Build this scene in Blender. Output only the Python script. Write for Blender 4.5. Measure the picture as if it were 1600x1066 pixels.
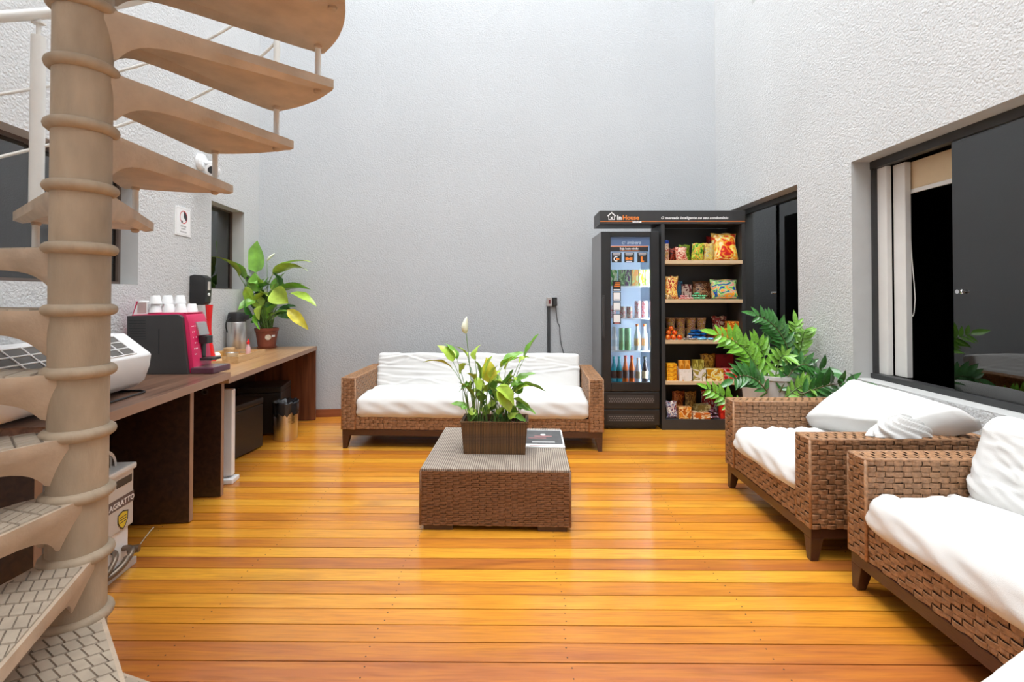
import bpy, bmesh, math, random
from mathutils import Vector, Matrix
sin, cos, pi, R = math.sin, math.cos, math.pi, math.radians
for o in list(bpy.data.objects): bpy.data.objects.remove(o)
scn = bpy.context.scene
COL = scn.collection

# ------------------------------------------------------------------ camera
cam_d = bpy.data.cameras.new('camera'); cam = bpy.data.objects.new('camera', cam_d); COL.objects.link(cam)
cam.location = (0, 0, 1.33); cam.rotation_euler = (R(90.8), 0, R(0.46))
cam_d.sensor_fit = 'HORIZONTAL'; cam_d.sensor_width = 36.0; cam_d.lens = 740 / 1600 * 36
cam_d.shift_x = 0.0; cam_d.shift_y = -83.33 / 1600; cam_d.clip_start = 0.05
scn.camera = cam
# ------------------------------------------------------------------ sky and exposure
world = bpy.data.worlds.new('sky'); scn.world = world; world.use_nodes = True
bg = world.node_tree.nodes['Background']; bg.inputs['Color'].default_value = (0.925, 0.965, 1.0, 1); bg.inputs['Strength'].default_value = 4.6
sun_d = bpy.data.lights.new('veiled_sun', 'SUN'); sun_d.energy = 1.2; sun_d.angle = R(50); sun_d.color = (1, 0.97, 0.92)
sun = bpy.data.objects.new('veiled_sun', sun_d); COL.objects.link(sun); sun.location = (0, 0, 9); sun.rotation_euler = (R(14), R(-8), 0)
vs = scn.view_settings; vs.view_transform = 'Standard'; vs.look = 'None'; vs.gamma = 1; vs.use_curve_mapping = False; vs.exposure = 0.6

# ------------------------------------------------------------------ materials
MATS = {}
def nt(name):
    m = bpy.data.materials.new(name); m.use_nodes = True; t = m.node_tree
    return m, t, t.nodes['Principled BSDF']
def N(t, kind, **kw):
    n = t.nodes.new(kind)
    for k, v in kw.items():
        if k.startswith('_'): setattr(n, k[1:], v)
        else: n.inputs[k.replace('__', ' ')].default_value = v
    return n
def mat(name, col, rough=0.5, metal=0.0, var=0.12, vs_=8.0, bump=0.0, bs=60.0, coat=0.0, emit=0.0, stretch=None, spec=0.5, bdist=0.01, trans=0.0):
    if name in MATS: return MATS[name]
    m, t, p = nt(name)
    tc = N(t, 'ShaderNodeTexCoord'); src = tc.outputs['Object']
    if stretch:
        mp = N(t, 'ShaderNodeMapping'); mp.inputs['Scale'].default_value = stretch
        t.links.new(src, mp.inputs['Vector']); src = mp.outputs['Vector']
    nz = N(t, 'ShaderNodeTexNoise', Scale=vs_, Detail=5.0); t.links.new(src, nz.inputs['Vector'])
    rp = N(t, 'ShaderNodeValToRGB'); e = rp.color_ramp.elements
    lo = [max(0, c * (1 - var)) for c in col]; hi = [min(1, c * (1 + var)) for c in col]
    e[0].position, e[1].position = 0.3, 0.7; e[0].color = (*lo, 1); e[1].color = (*hi, 1)
    t.links.new(nz.outputs['Fac'], rp.inputs['Fac']); t.links.new(rp.outputs['Color'], p.inputs['Base Color'])
    p.inputs['Roughness'].default_value = rough; p.inputs['Metallic'].default_value = metal
    p.inputs['Coat Weight'].default_value = coat; p.inputs['Coat Roughness'].default_value = 0.12
    p.inputs['Specular IOR Level'].default_value = spec
    if trans: p.inputs['Transmission Weight'].default_value = trans
    if bump:
        b = N(t, 'ShaderNodeTexNoise', Scale=bs, Detail=3.0); t.links.new(src, b.inputs['Vector'])
        bp = N(t, 'ShaderNodeBump', Strength=bump, Distance=bdist); t.links.new(b.outputs['Fac'], bp.inputs['Height']); t.links.new(bp.outputs['Normal'], p.inputs['Normal'])
    if emit:
        p.inputs['Emission Color'].default_value = (*col, 1); p.inputs['Emission Strength'].default_value = emit
    MATS[name] = m; return m
def wood(name, dark, light, axis=0, scale=1.0, rough=0.4, coat=0.2):
    m, t, p = nt(name); tc = N(t, 'ShaderNodeTexCoord'); mp = N(t, 'ShaderNodeMapping')
    s = [22.0, 22.0, 22.0]; s[axis] = 1.3; mp.inputs['Scale'].default_value = [a * scale for a in s]
    oi = N(t, 'ShaderNodeObjectInfo'); ad = N(t, 'ShaderNodeVectorMath', _operation='ADD'); mu = N(t, 'ShaderNodeMath', _operation='MULTIPLY'); mu.inputs[1].default_value = 37.0
    t.links.new(oi.outputs['Random'], mu.inputs[0]); t.links.new(tc.outputs['Object'], mp.inputs['Vector']); t.links.new(mp.outputs['Vector'], ad.inputs[0]); t.links.new(mu.outputs[0], ad.inputs[1])
    nz = N(t, 'ShaderNodeTexNoise', Scale=1.0, Detail=7.0, Distortion=0.6); t.links.new(ad.outputs[0], nz.inputs['Vector'])
    rp = N(t, 'ShaderNodeValToRGB'); e = rp.color_ramp.elements; e[0].position, e[1].position = 0.3, 0.72; e[0].color = (*dark, 1); e[1].color = (*light, 1)
    t.links.new(nz.outputs['Fac'], rp.inputs['Fac']); t.links.new(rp.outputs['Color'], p.inputs['Base Color'])
    bp = N(t, 'ShaderNodeBump', Strength=0.12, Distance=0.004); t.links.new(nz.outputs['Fac'], bp.inputs['Height']); t.links.new(bp.outputs['Normal'], p.inputs['Normal'])
    p.inputs['Roughness'].default_value = rough; p.inputs['Coat Weight'].default_value = coat; p.inputs['Coat Roughness'].default_value = 0.2
    MATS[name] = m; return m
def deck_material():
    m, t, p = nt('lacquered_deck_wood'); L = t.links.new
    tc = N(t, 'ShaderNodeTexCoord'); at = N(t, 'ShaderNodeAttribute', _attribute_type='OBJECT', _attribute_name='tone'); oi = N(t, 'ShaderNodeObjectInfo')
    mu = N(t, 'ShaderNodeMath', _operation='MULTIPLY'); mu.inputs[1].default_value = 51.0; L(oi.outputs['Random'], mu.inputs[0])
    def grain(sc, nsc, det, dist=0.4):
        mp = N(t, 'ShaderNodeMapping'); mp.inputs['Scale'].default_value = sc; L(tc.outputs['Object'], mp.inputs['Vector'])
        ad = N(t, 'ShaderNodeVectorMath', _operation='ADD'); L(mp.outputs['Vector'], ad.inputs[0]); L(mu.outputs[0], ad.inputs[1])
        n = N(t, 'ShaderNodeTexNoise', Scale=nsc, Detail=det, Distortion=dist); L(ad.outputs[0], n.inputs['Vector']); return n
    g1 = grain((1.2, 16, 16), 1.6, 6.0); g2 = grain((3.0, 60, 60), 2.0, 4.0); g3 = grain((1.0, 5.0, 5.0), 1.1, 3.0, 1.0)
    tone = N(t, 'ShaderNodeValToRGB'); e = tone.color_ramp.elements
    e[0].position, e[1].position = 0.0, 1.0; e[0].color = (0.45, 0.135, 0.028, 1); e[1].color = (0.84, 0.40, 0.04, 1)
    x = e.new(0.5); x.color = (0.70, 0.265, 0.022, 1)
    s1 = N(t, 'ShaderNodeMath', _operation='MULTIPLY_ADD'); s1.inputs[1].default_value = 0.9; s1.inputs[2].default_value = -0.45; L(g1.outputs['Fac'], s1.inputs[0])
    s2 = N(t, 'ShaderNodeMath', _operation='ADD', _use_clamp=True); L(s1.outputs[0], s2.inputs[0]); L(at.outputs['Fac'], s2.inputs[1]); L(s2.outputs[0], tone.inputs['Fac'])
    r2 = N(t, 'ShaderNodeValToRGB'); q = r2.color_ramp.elements; q[0].position, q[1].position = 0.32, 0.55; q[0].color = (0.72, 0.66, 0.6, 1); q[1].color = (1, 1, 1, 1); L(g2.outputs['Fac'], r2.inputs['Fac'])
    r3 = N(t, 'ShaderNodeValToRGB'); q = r3.color_ramp.elements; q[0].position, q[1].position = 0.27, 0.42; q[0].color = (0.5, 0.42, 0.42, 1); q[1].color = (1, 1, 1, 1); L(g3.outputs['Fac'], r3.inputs['Fac'])
    m1 = N(t, 'ShaderNodeMixRGB', _blend_type='MULTIPLY', Fac=0.7); L(tone.outputs['Color'], m1.inputs[1]); L(r2.outputs['Color'], m1.inputs[2])
    m2 = N(t, 'ShaderNodeMixRGB', _blend_type='MULTIPLY', Fac=0.6); L(m1.outputs[0], m2.inputs[1]); L(r3.outputs['Color'], m2.inputs[2])
    L(m2.outputs[0], p.inputs['Base Color'])
    bp = N(t, 'ShaderNodeBump', Strength=0.10, Distance=0.004); L(g1.outputs['Fac'], bp.inputs['Height']); L(bp.outputs['Normal'], p.inputs['Normal'])
    p.inputs['Roughness'].default_value = 0.34; p.inputs['Coat Weight'].default_value = 0.8; p.inputs['Coat Roughness'].default_value = 0.15
    MATS['deck'] = m; return m
def glass(name, tint=(0.9, 0.95, 0.95), refl=1.45, rough=0.0):
    m, t, p = nt(name); t.nodes.remove(p); out = t.nodes['Material Output']
    tr = N(t, 'ShaderNodeBsdfTransparent'); tr.inputs['Color'].default_value = (*tint, 1)
    gl = N(t, 'ShaderNodeBsdfGlossy', Roughness=rough); fr = N(t, 'ShaderNodeFresnel', IOR=refl)
    wv = N(t, 'ShaderNodeTexNoise', Scale=1.2, Detail=1.0); bp = N(t, 'ShaderNodeBump', Strength=0.02, Distance=0.02); t.links.new(wv.outputs['Fac'], bp.inputs['Height']); t.links.new(bp.outputs['Normal'], gl.inputs['Normal'])
    mx = N(t, 'ShaderNodeMixShader'); t.links.new(fr.outputs[0], mx.inputs[0]); t.links.new(tr.outputs[0], mx.inputs[1]); t.links.new(gl.outputs[0], mx.inputs[2]); t.links.new(mx.outputs[0], out.inputs['Surface'])
    MATS[name] = m; return m
def stucco(name, col, st=0.5):
    m, t, p = nt(name); tc = N(t, 'ShaderNodeTexCoord')
    v = N(t, 'ShaderNodeTexNoise', Scale=85.0, Detail=3.0, Roughness=0.55); w = N(t, 'ShaderNodeTexVoronoi', Scale=60.0); b = N(t, 'ShaderNodeTexNoise', Scale=1.1, Detail=4.0)
    for n in (v, w, b): t.links.new(tc.outputs['Object'], n.inputs['Vector'])
    ad = N(t, 'ShaderNodeMath', _operation='MULTIPLY_ADD'); ad.inputs[1].default_value = -0.5; t.links.new(w.outputs['Distance'], ad.inputs[0]); t.links.new(v.outputs['Fac'], ad.inputs[2])
    bp = N(t, 'ShaderNodeBump', Strength=st, Distance=0.008); t.links.new(ad.outputs[0], bp.inputs['Height']); t.links.new(bp.outputs['Normal'], p.inputs['Normal'])
    rp = N(t, 'ShaderNodeValToRGB'); e = rp.color_ramp.elements; e[0].position, e[1].position = 0.3, 0.7
    e[0].color = (*[c * 0.965 for c in col], 1); e[1].color = (*[c * 1.02 for c in col], 1)
    t.links.new(b.outputs['Fac'], rp.inputs['Fac']); t.links.new(rp.outputs['Color'], p.inputs['Base Color']); p.inputs['Roughness'].default_value = 0.85; p.inputs['Specular IOR Level'].default_value = 0.2
    MATS[name] = m; return m
def weave_mat(name, c1, c2, sx, sy, rough=0.6, strength=0.9):
    """fine weave too small to build strand by strand"""
    m, t, p = nt(name); tc = N(t, 'ShaderNodeTexCoord'); L = t.links.new
    ws = []
    for ax, s in (('X', sx), ('Y', sy), ('Z', sy)):
        w = N(t, 'ShaderNodeTexWave', _wave_type='BANDS', _bands_direction=ax, Scale=s, Distortion=0.6); w.inputs['Detail'].default_value = 1.0; L(tc.outputs['Object'], w.inputs['Vector']); ws.append(w)
    a = N(t, 'ShaderNodeMath', _operation='MAXIMUM'); L(ws[1].outputs['Fac'], a.inputs[0]); L(ws[2].outputs['Fac'], a.inputs[1])
    b = N(t, 'ShaderNodeMath', _operation='MULTIPLY'); L(ws[0].outputs['Fac'], b.inputs[0]); L(a.outputs[0], b.inputs[1])
    rp = N(t, 'ShaderNodeValToRGB'); e = rp.color_ramp.elements; e[0].position, e[1].position = 0.05, 0.6; e[0].color = (*c1, 1); e[1].color = (*c2, 1)
    L(b.outputs[0], rp.inputs['Fac']); L(rp.outputs['Color'], p.inputs['Base Color'])
    bp = N(t, 'ShaderNodeBump', Strength=strength, Distance=0.003); L(b.outputs[0], bp.inputs['Height']); L(bp.outputs['Normal'], p.inputs['Normal']); p.inputs['Roughness'].default_value = rough
    MATS[name] = m; return m
def print_mat(name, stops, scale=6.0, rough=0.3, seed=0.0, dist=1.5):
    """glossy printed film: blotches of several inks"""
    if name in MATS: return MATS[name]
    m, t, p = nt(name); tc = N(t, 'ShaderNodeTexCoord'); mp = N(t, 'ShaderNodeMapping'); mp.inputs['Location'].default_value = (seed, seed * 1.7, seed * 0.6)
    nz = N(t, 'ShaderNodeTexNoise', Scale=scale, Detail=2.0, Distortion=dist); t.links.new(tc.outputs['Generated'], mp.inputs['Vector']); t.links.new(mp.outputs['Vector'], nz.inputs['Vector'])
    rp = N(t, 'ShaderNodeValToRGB'); rp.color_ramp.interpolation = 'CONSTANT'; e = rp.color_ramp.elements
    n = len(stops); e[0].position = 0.0; e[0].color = (*stops[0], 1); e[1].position = 0.36; e[1].color = (*stops[1 % n], 1)
    for i, c in enumerate(stops[2:]):
        k = e.new(0.36 + 0.26 * (i + 1) / (n - 1)); k.color = (*c, 1)
    t.links.new(nz.outputs['Fac'], rp.inputs['Fac']); t.links.new(rp.outputs['Color'], p.inputs['Base Color']); p.inputs['Roughness'].default_value = rough
    MATS[name] = m; return m

M_BACK = stucco('grey_stucco_paint', (0.50, 0.515, 0.53)); M_LEFT = stucco('pale_grey_stucco_paint', (0.62, 0.625, 0.625), 0.75); M_REVEAL = mat('smooth_reveal_paint', (0.50, 0.50, 0.49), 0.8, var=0.04)
M_DECK = deck_material(); M_JOIST = mat('dark_subfloor', (0.035, 0.02, 0.012), 0.9)
M_SKIRT = wood('red_brown_skirting_wood', (0.20, 0.055, 0.022), (0.34, 0.11, 0.045))
M_CONC = mat('cast_beige_concrete', (0.50, 0.39, 0.29), 0.6, var=0.16, vs_=9, bump=0.12, bs=90)
M_COLC = mat('shaded_column_concrete', (0.37, 0.285, 0.20), 0.62, var=0.24, vs_=6, bump=0.12, bs=90, stretch=(1.6, 1.6, .5))  # treads' concrete with stain blotches, its backlit shade put into a darker colour
M_PAD = mat('cast_concrete_pad', (0.42, 0.345, 0.265), 0.6, var=0.15, vs_=14)
M_WHITEM = mat('white_enamelled_steel', (0.80, 0.79, 0.76), 0.28, var=0.03)
M_WALNUT = wood('dark_walnut_laminate', (0.022, 0.009, 0.006), (0.062, 0.028, 0.017), 1, 1.4, 0.35, 0.25)
M_WALTOP = wood('walnut_worktop_laminate', (0.10, 0.046, 0.028), (0.25, 0.135, 0.085), 1, 1.6, 0.34, 0.3)
M_OAKTOP = wood('amber_worktop_laminate', (0.34, 0.165, 0.065), (0.56, 0.33, 0.15), 1, 1.6, 0.3, 0.4)
M_WALRED = wood('red_walnut_laminate', (0.085, 0.024, 0.010), (0.25, 0.085, 0.035), 2, 1.2, 0.35, 0.25)
M_EDGE = mat('laminate_edge_band', (0.33, 0.20, 0.135), 0.45, var=0.08)
M_WICK = mat('woven_rattan', (0.37, 0.195, 0.098), 0.40, var=0.32, vs_=60, bump=0.2, bs=300)
M_WICKD = mat('woven_dark_rattan', (0.20, 0.09, 0.04), 0.36, var=0.25, vs_=60, bump=0.2, bs=300)
M_CORE = mat('rattan_shadow_core', (0.03, 0.012, 0.006), 0.85)
M_RAIL = mat('stained_hardwood', (0.06, 0.021, 0.011), 0.35, var=0.25, stretch=(4, 30, 30), coat=0.2)
M_CLOTH = mat('white_cotton_cover', (0.72, 0.715, 0.70), 0.9, var=0.02, bump=0.12, bs=420, spec=0.15)
M_CREAM = mat('cream_upholstery', (0.80, 0.77, 0.70), 0.85, var=0.03, bump=0.1, bs=300)
M_BLACK = mat('black_plastic', (0.018, 0.018, 0.019), 0.38, var=0.1)
M_BLACKM = mat('matt_black_metal', (0.034, 0.034, 0.035), 0.45, var=0.1)
M_CHAR = mat('charcoal_plastic', (0.042, 0.040, 0.040), 0.42, var=0.08)
M_LEATH = mat('black_leatherette', (0.03, 0.023, 0.02), 0.38, var=0.15, bump=0.15, bs=180)
M_STEEL = mat('brushed_steel', (0.62, 0.61, 0.60), 0.3, 1.0, var=0.05, stretch=(2, 2, 60))
M_CHROME = mat('polished_chrome', (0.8, 0.8, 0.8), 0.08, 1.0, var=0.02)
M_WHITEP = mat('white_plastic', (0.83, 0.83, 0.83), 0.3, var=0.02)
M_GREYP = mat('warm_grey_plastic', (0.56, 0.52, 0.48), 0.4, var=0.04)
M_PAPER = mat('white_paper', (0.86, 0.86, 0.86), 0.75, var=0.02)
M_INK = mat('black_ink', (0.02, 0.02, 0.022), 0.5, var=0.05); M_ORANGE = mat('orange_ink', (0.85, 0.24, 0.03), 0.45, var=0.05); M_REDINK = mat('red_ink', (0.62, 0.03, 0.03), 0.45, var=0.05); M_WINK = mat('white_ink', (0.88, 0.88, 0.88), 0.5, var=0.02)
M_GREYINK = mat('grey_ink', (0.45, 0.45, 0.45), 0.5, var=0.05)
M_PINK = mat('magenta_plastic', (0.62, 0.016, 0.10), 0.28, var=0.05, coat=0.3); M_RED = mat('red_plastic', (0.70, 0.012, 0.014), 0.25, var=0.06, coat=0.3)
M_SHELFW = wood('pale_oak_shelf', (0.60, 0.42, 0.24), (0.78, 0.60, 0.38), 0, 1.0, 0.5, 0.0)
M_TERRA = mat('brown_plastic_pot', (0.24, 0.062, 0.035), 0.35, var=0.08); M_SOIL = mat('potting_soil', (0.05, 0.032, 0.02), 0.95, var=0.4, vs_=60, bump=0.8, bs=120)
M_TRAY = wood('pale_tray_wood', (0.50, 0.30, 0.13), (0.70, 0.46, 0.23), 1, 1.4)
M_GREENL = mat('yellow_green_leaf', (0.42, 0.60, 0.075), 0.36, var=0.35, vs_=9, bump=0.1, bs=60, coat=0.15)
M_GREENM = mat('mid_green_leaf', (0.20, 0.42, 0.06), 0.34, var=0.3, vs_=9, bump=0.1, bs=60, coat=0.2)
M_GREEND = mat('deep_green_leaf', (0.045, 0.17, 0.035), 0.28, var=0.35, vs_=9, coat=0.4)
M_GREENF = mat('fresh_green_leaf', (0.17, 0.42, 0.035), 0.28, var=0.3, vs_=9, coat=0.4)
M_YELL = mat('yellowing_leaf', (0.62, 0.55, 0.05), 0.4, var=0.35, vs_=10)
M_STEM = mat('green_stalk', (0.13, 0.24, 0.05), 0.5, var=0.2); M_SPATHE = mat('ivory_spathe', (0.80, 0.83, 0.66), 0.5, var=0.06)
M_GLASS = glass('clear_window_glass', (0.62, 0.64, 0.66), 2.0); M_DGLASS = glass('tinted_window_glass', (0.30, 0.31, 0.33), 2.3); M_FGLASS = glass('cooler_door_glass', (0.9, 0.94, 0.97), 1.45)
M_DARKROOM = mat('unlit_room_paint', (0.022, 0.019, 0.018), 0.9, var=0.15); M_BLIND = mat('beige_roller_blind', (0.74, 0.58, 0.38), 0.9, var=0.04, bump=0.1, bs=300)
# ------------------------------------------------------------------ helpers
class MB:
    def __init__(s): s.v = []; s.f = []; s.mi = []; s.cur = 0
    def add(s, vs, fs):
        b = len(s.v); s.v += [tuple(p) for p in vs]; s.f += [tuple(b + i for i in f) for f in fs]; s.mi += [s.cur] * len(fs); return s
    def box(s, x0, x1, y0, y1, z0, z1):
        return s.add([(x0, y0, z0), (x1, y0, z0), (x1, y1, z0), (x0, y1, z0), (x0, y0, z1), (x1, y0, z1), (x1, y1, z1), (x0, y1, z1)],
                     [(0, 3, 2, 1), (4, 5, 6, 7), (0, 1, 5, 4), (1, 2, 6, 5), (2, 3, 7, 6), (3, 0, 4, 7)])
    def lathe(s, prof, n=24, c=(0, 0), cap=True, arc=2 * pi):
        b = len(s.v); vs = []; fs = []; m = len(prof)
        for r, z in prof:
            for k in range(n): a = arc * k / n; vs.append((c[0] + r * cos(a), c[1] + r * sin(a), z))
        for i in range(m - 1):
            for k in range(n): fs.append((i * n + k, i * n + (k + 1) % n, (i + 1) * n + (k + 1) % n, (i + 1) * n + k))
        if cap: fs.append(tuple(range(n - 1, -1, -1))); fs.append(tuple((m - 1) * n + k for k in range(n)))
        return s.add(vs, fs)
    def tube(s, pts, r, n=8, cap=True):
        pts = [Vector(p) for p in pts]; m = len(pts); rs = r if isinstance(r, (list, tuple)) else [r] * m; vs = []; fs = []; up = None
        for i, p in enumerate(pts):
            d = (pts[min(i + 1, m - 1)] - pts[max(i - 1, 0)]).normalized()
            if up is None: up = Vector((0, 0, 1)) if abs(d.z) < 0.9 else Vector((1, 0, 0))
            a = d.cross(up).normalized(); b = a.cross(d).normalized(); up = b
            for k in range(n): q = 2 * pi * k / n; vs.append(p + (a * cos(q) + b * sin(q)) * rs[i])
        for i in range(m - 1):
            for k in range(n): fs.append((i * n + k, i * n + (k + 1) % n, (i + 1) * n + (k + 1) % n, (i + 1) * n + k))
        if cap: fs.append(tuple(range(n - 1, -1, -1))); fs.append(tuple((m - 1) * n + k for k in range(n)))
        return s.add(vs, fs)
    def prism(s, poly, a0, a1, axis=2):
        """poly extruded along axis from a0 to a1"""
        n = len(poly)
        def P(u, w, a): return (u, w, a) if axis == 2 else ((u, a, w) if axis == 1 else (a, u, w))
        vs = [P(u, w, a0) for u, w in poly] + [P(u, w, a1) for u, w in poly]
        fs = [tuple(range(n - 1, -1, -1)), tuple(range(n, 2 * n))] + [(i, (i + 1) % n, n + (i + 1) % n, n + i) for i in range(n)]
        return s.add(vs, fs)
    def grid(s, fn, nu, nv, closeu=False):
        vs = [fn(i / nu, j / nv) for j in range(nv + 1) for i in range(nu + 1)]
        fs = [(j * (nu + 1) + i, j * (nu + 1) + i + 1, (j + 1) * (nu + 1) + i + 1, (j + 1) * (nu + 1) + i) for j in range(nv) for i in range(nu)]
        return s.add(vs, fs)
    def mesh(s, name, mats, smooth=False, bevel=0.0, seg=2, fix=True):
        me = bpy.data.meshes.new(name); me.from_pydata(s.v, [], s.f)
        for m in (mats if isinstance(mats, (list, tuple)) else [mats]): me.materials.append(m)
        if len(me.materials) > 1: me.polygons.foreach_set('material_index', s.mi)
        if fix or bevel:
            bm = bmesh.new(); bm.from_mesh(me)
            if fix: bmesh.ops.recalc_face_normals(bm, faces=bm.faces)
            if bevel:
                es = [e for e in bm.edges if len(e.link_faces) == 2 and e.calc_face_angle(0) > 0.6]
                bmesh.ops.bevel(bm, geom=es, offset=bevel, segments=seg, affect='EDGES', profile=0.6, clamp_overlap=True)
            bm.to_mesh(me); bm.free()
        if smooth:
            me.polygons.foreach_set('use_smooth', [True] * len(me.polygons))
            if smooth != 'all':
                try: me.set_sharp_from_angle(angle=R(38))
                except Exception: pass
        me.update(); return me
def link(name, me, parent=None, loc=(0, 0, 0), rot=(0, 0, 0), scale=None):
    o = bpy.data.objects.new(name, me); COL.objects.link(o); o.parent = parent; o.location = loc; o.rotation_euler = rot
    if scale: o.scale = scale
    return o
def tag(o, label, cat, group=None):
    o['label'] = label; o['category'] = cat
    if group: o['group'] = group
    return o
def thing(name, label, cat, loc=(0, 0, 0), rz=0.0, group=None):
    return tag(link(name, None, None, loc, (0, 0, rz)), label, cat, group)
def struct(name, mb, m, loc=(0, 0, 0), rz=0.0, parent=None, **kw):
    o = link(name, mb.mesh(name, m, **kw), parent, loc, (0, 0, rz))
    if parent is None: o['kind'] = 'structure'
    return o
def part(name, mb, m, parent, loc=(0, 0, 0), rot=(0, 0, 0), label=None, **kw):
    o = link(name, mb.mesh(name, m, **kw), parent, loc, rot)
    if label: o['label'] = label
    return o
def text_mesh(body, size, m, italic=0.0, extrude=0.0006, bold=0.0, align='LEFT', spacing=1.0):
    c = bpy.data.curves.new('lettering', 'FONT'); c.body = body; c.size = size; c.shear = italic; c.extrude = extrude; c.offset = bold; c.align_x = align; c.space_character = spacing; c.resolution_u = 2
    o = bpy.data.objects.new('lettering', c); me = bpy.data.meshes.new_from_object(o); bpy.data.objects.remove(o); bpy.data.curves.remove(c)
    me.materials.clear(); me.materials.append(m); return me
def lettering(body, size, m, parent, loc, rot=(pi / 2, 0, 0), **kw):
    return link('lettering', text_mesh(body, size, m, **kw), parent, loc, rot)
def lerp(a, b, t): return a + (b - a) * t
def bez(p0, p1, p2, n):
    p0, p1, p2 = Vector(p0), Vector(p1), Vector(p2)
    return [p0 * (1 - t) ** 2 + p1 * 2 * t * (1 - t) + p2 * t * t for t in [i / n for i in range(n + 1)]]

# frame of the left and back walls: x = out of the left wall, y = towards the back wall (0 at the corner)
SK = math.atan(0.115); CORNER = Vector((-2.765, 5.064, 0))
def W(s, d, z=0.0):
    return (CORNER.x + d * cos(SK) + s * sin(SK), CORNER.y + d * sin(SK) - s * cos(SK), z)
XR = 2.385   # right wall
# ------------------------------------------------------------------ room shell
def wall_mesh(length, height, thick, holes):
    """wall along +x from 0, inner face y=0, thickness to +y; holes = (x0,x1,z0,z1)"""
    xs = sorted({0.0, length, *[h[0] for h in holes], *[h[1] for h in holes]}); zs = sorted({0.0, height, *[h[2] for h in holes], *[h[3] for h in holes]})
    mb = MB()
    def solid(i, j):
        if i < 0 or j < 0 or i >= len(xs) - 1 or j >= len(zs) - 1: return False
        cx, cz = (xs[i] + xs[i + 1]) / 2, (zs[j] + zs[j + 1]) / 2
        return not any(h[0] < cx < h[1] and h[2] < cz < h[3] for h in holes)
    for i in range(len(xs) - 1):
        for j in range(len(zs) - 1):
            if not solid(i, j): continue
            x0, x1, z0, z1 = xs[i], xs[i + 1], zs[j], zs[j + 1]
            mb.cur = 0
            mb.add([(x0, 0, z0), (x1, 0, z0), (x1, 0, z1), (x0, 0, z1)], [(0, 1, 2, 3)])
            mb.add([(x0, thick, z0), (x1, thick, z0), (x1, thick, z1), (x0, thick, z1)], [(3, 2, 1, 0)])
            mb.cur = 1
            for (di, dj, q) in ((-1, 0, [(x0, 0, z0), (x0, 0, z1), (x0, thick, z1), (x0, thick, z0)]), (1, 0, [(x1, 0, z0), (x1, thick, z0), (x1, thick, z1), (x1, 0, z1)]),
                                (0, -1, [(x0, 0, z0), (x0, thick, z0), (x1, thick, z0), (x1, 0, z0)]), (0, 1, [(x0, 0, z1), (x1, 0, z1), (x1, thick, z1), (x0, thick, z1)])):
                if not solid(i + di, j + dj): mb.add(q, [(0, 1, 2, 3)])
    return mb
HT = 8.5
# back wall: local x along the wall from the corner
struct('wall_back', wall_mesh(5.25, HT, 0.2, []), [M_BACK, M_REVEAL], CORNER, SK, fix=False)
# left wall: local x runs from the camera end to the corner, so that +y points out of the room
LW = 8.2
struct('wall_left', wall_mesh(LW, HT, 0.2, [(LW - 0.97, LW - 0.345, 1.378, 2.15), (LW - 3.35, LW - 1.905, 1.395, 2.15)]), [M_LEFT, M_REVEAL], W(LW, 0), SK + pi / 2, fix=False)
# right wall: local x runs from the back corner to the camera end
RB = 5.72
def ry(y): return RB - y
struct('wall_right', wall_mesh(8.5, HT, 0.2, [(ry(5.35), ry(4.02), 0.0, 2.262), (ry(3.375), ry(0.6), 0.74, 2.27), (ry(4.76), ry(2.5), 4.25, 5.6)]), [M_LEFT, M_REVEAL], (XR, RB, 0), -pi / 2, fix=False)
mb = MB(); mb.box(-3.2, XR + 0.2, -2.75, -2.6, 0, HT); struct('wall_front', mb, M_LEFT)
# floor: subfloor and one board per row
mb = MB(); mb.box(-3.4, 2.9, -2.8, 5.9, -0.09, -0.045); flo = struct('floor', mb, M_JOIST)
PITCH = 0.0963; Y0 = 1.633
random.seed(4)
tones = {0: .06, 1: .12, 2: .32, 3: .5, 4: .68, 5: .34, 6: .85, 7: .12, 8: .88, 9: .28, 10: .72, 11: .5, 12: .3, 13: .62, 14: .85, 15: .4, 16: .7, 17: .2, 18: .8, 19: .6, 20: .35, -1: .12, -2: .3}
bme = None
for i in range(-43, 43):
    y0 = Y0 + i * PITCH
    if bme is None:
        b = MB(); b.box(-3.15, 3.15, -PITCH / 2 + 0.0026, PITCH / 2 - 0.0026, -0.045, 0); bme = b.mesh('floor_board', M_DECK)
    o = link('floor_board', bme, flo, (-0.3, y0 + PITCH / 2, 0)); o['tone'] = float(tones.get(i, random.choice((.25, .45, .6, .75, .9)) + random.uniform(-.08, .08)))
# screw heads along the joists
b = MB()
for xj in (-2.02, -1.28, -.54, .2, .95, 1.7):
    for i in range(-2, 40):
        for dy in (.024, .072): b.lathe([(.0032, .0001), (.0032, .0006)], 6, (xj + .012 * sin(i * 5.1), Y0 + i * PITCH + dy))
o = part('deck_screws', b, mat('dark_screw_head', (.09, .045, .025), .5), flo, fix=False); o['kind'] = 'stuff'
# skirting
mb = MB(); mb.box(0.55, 5.15, -0.018, -0.001, 0, 0.085); struct('baseboard_back', mb, M_SKIRT, CORNER, SK, bevel=0.004)
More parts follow.
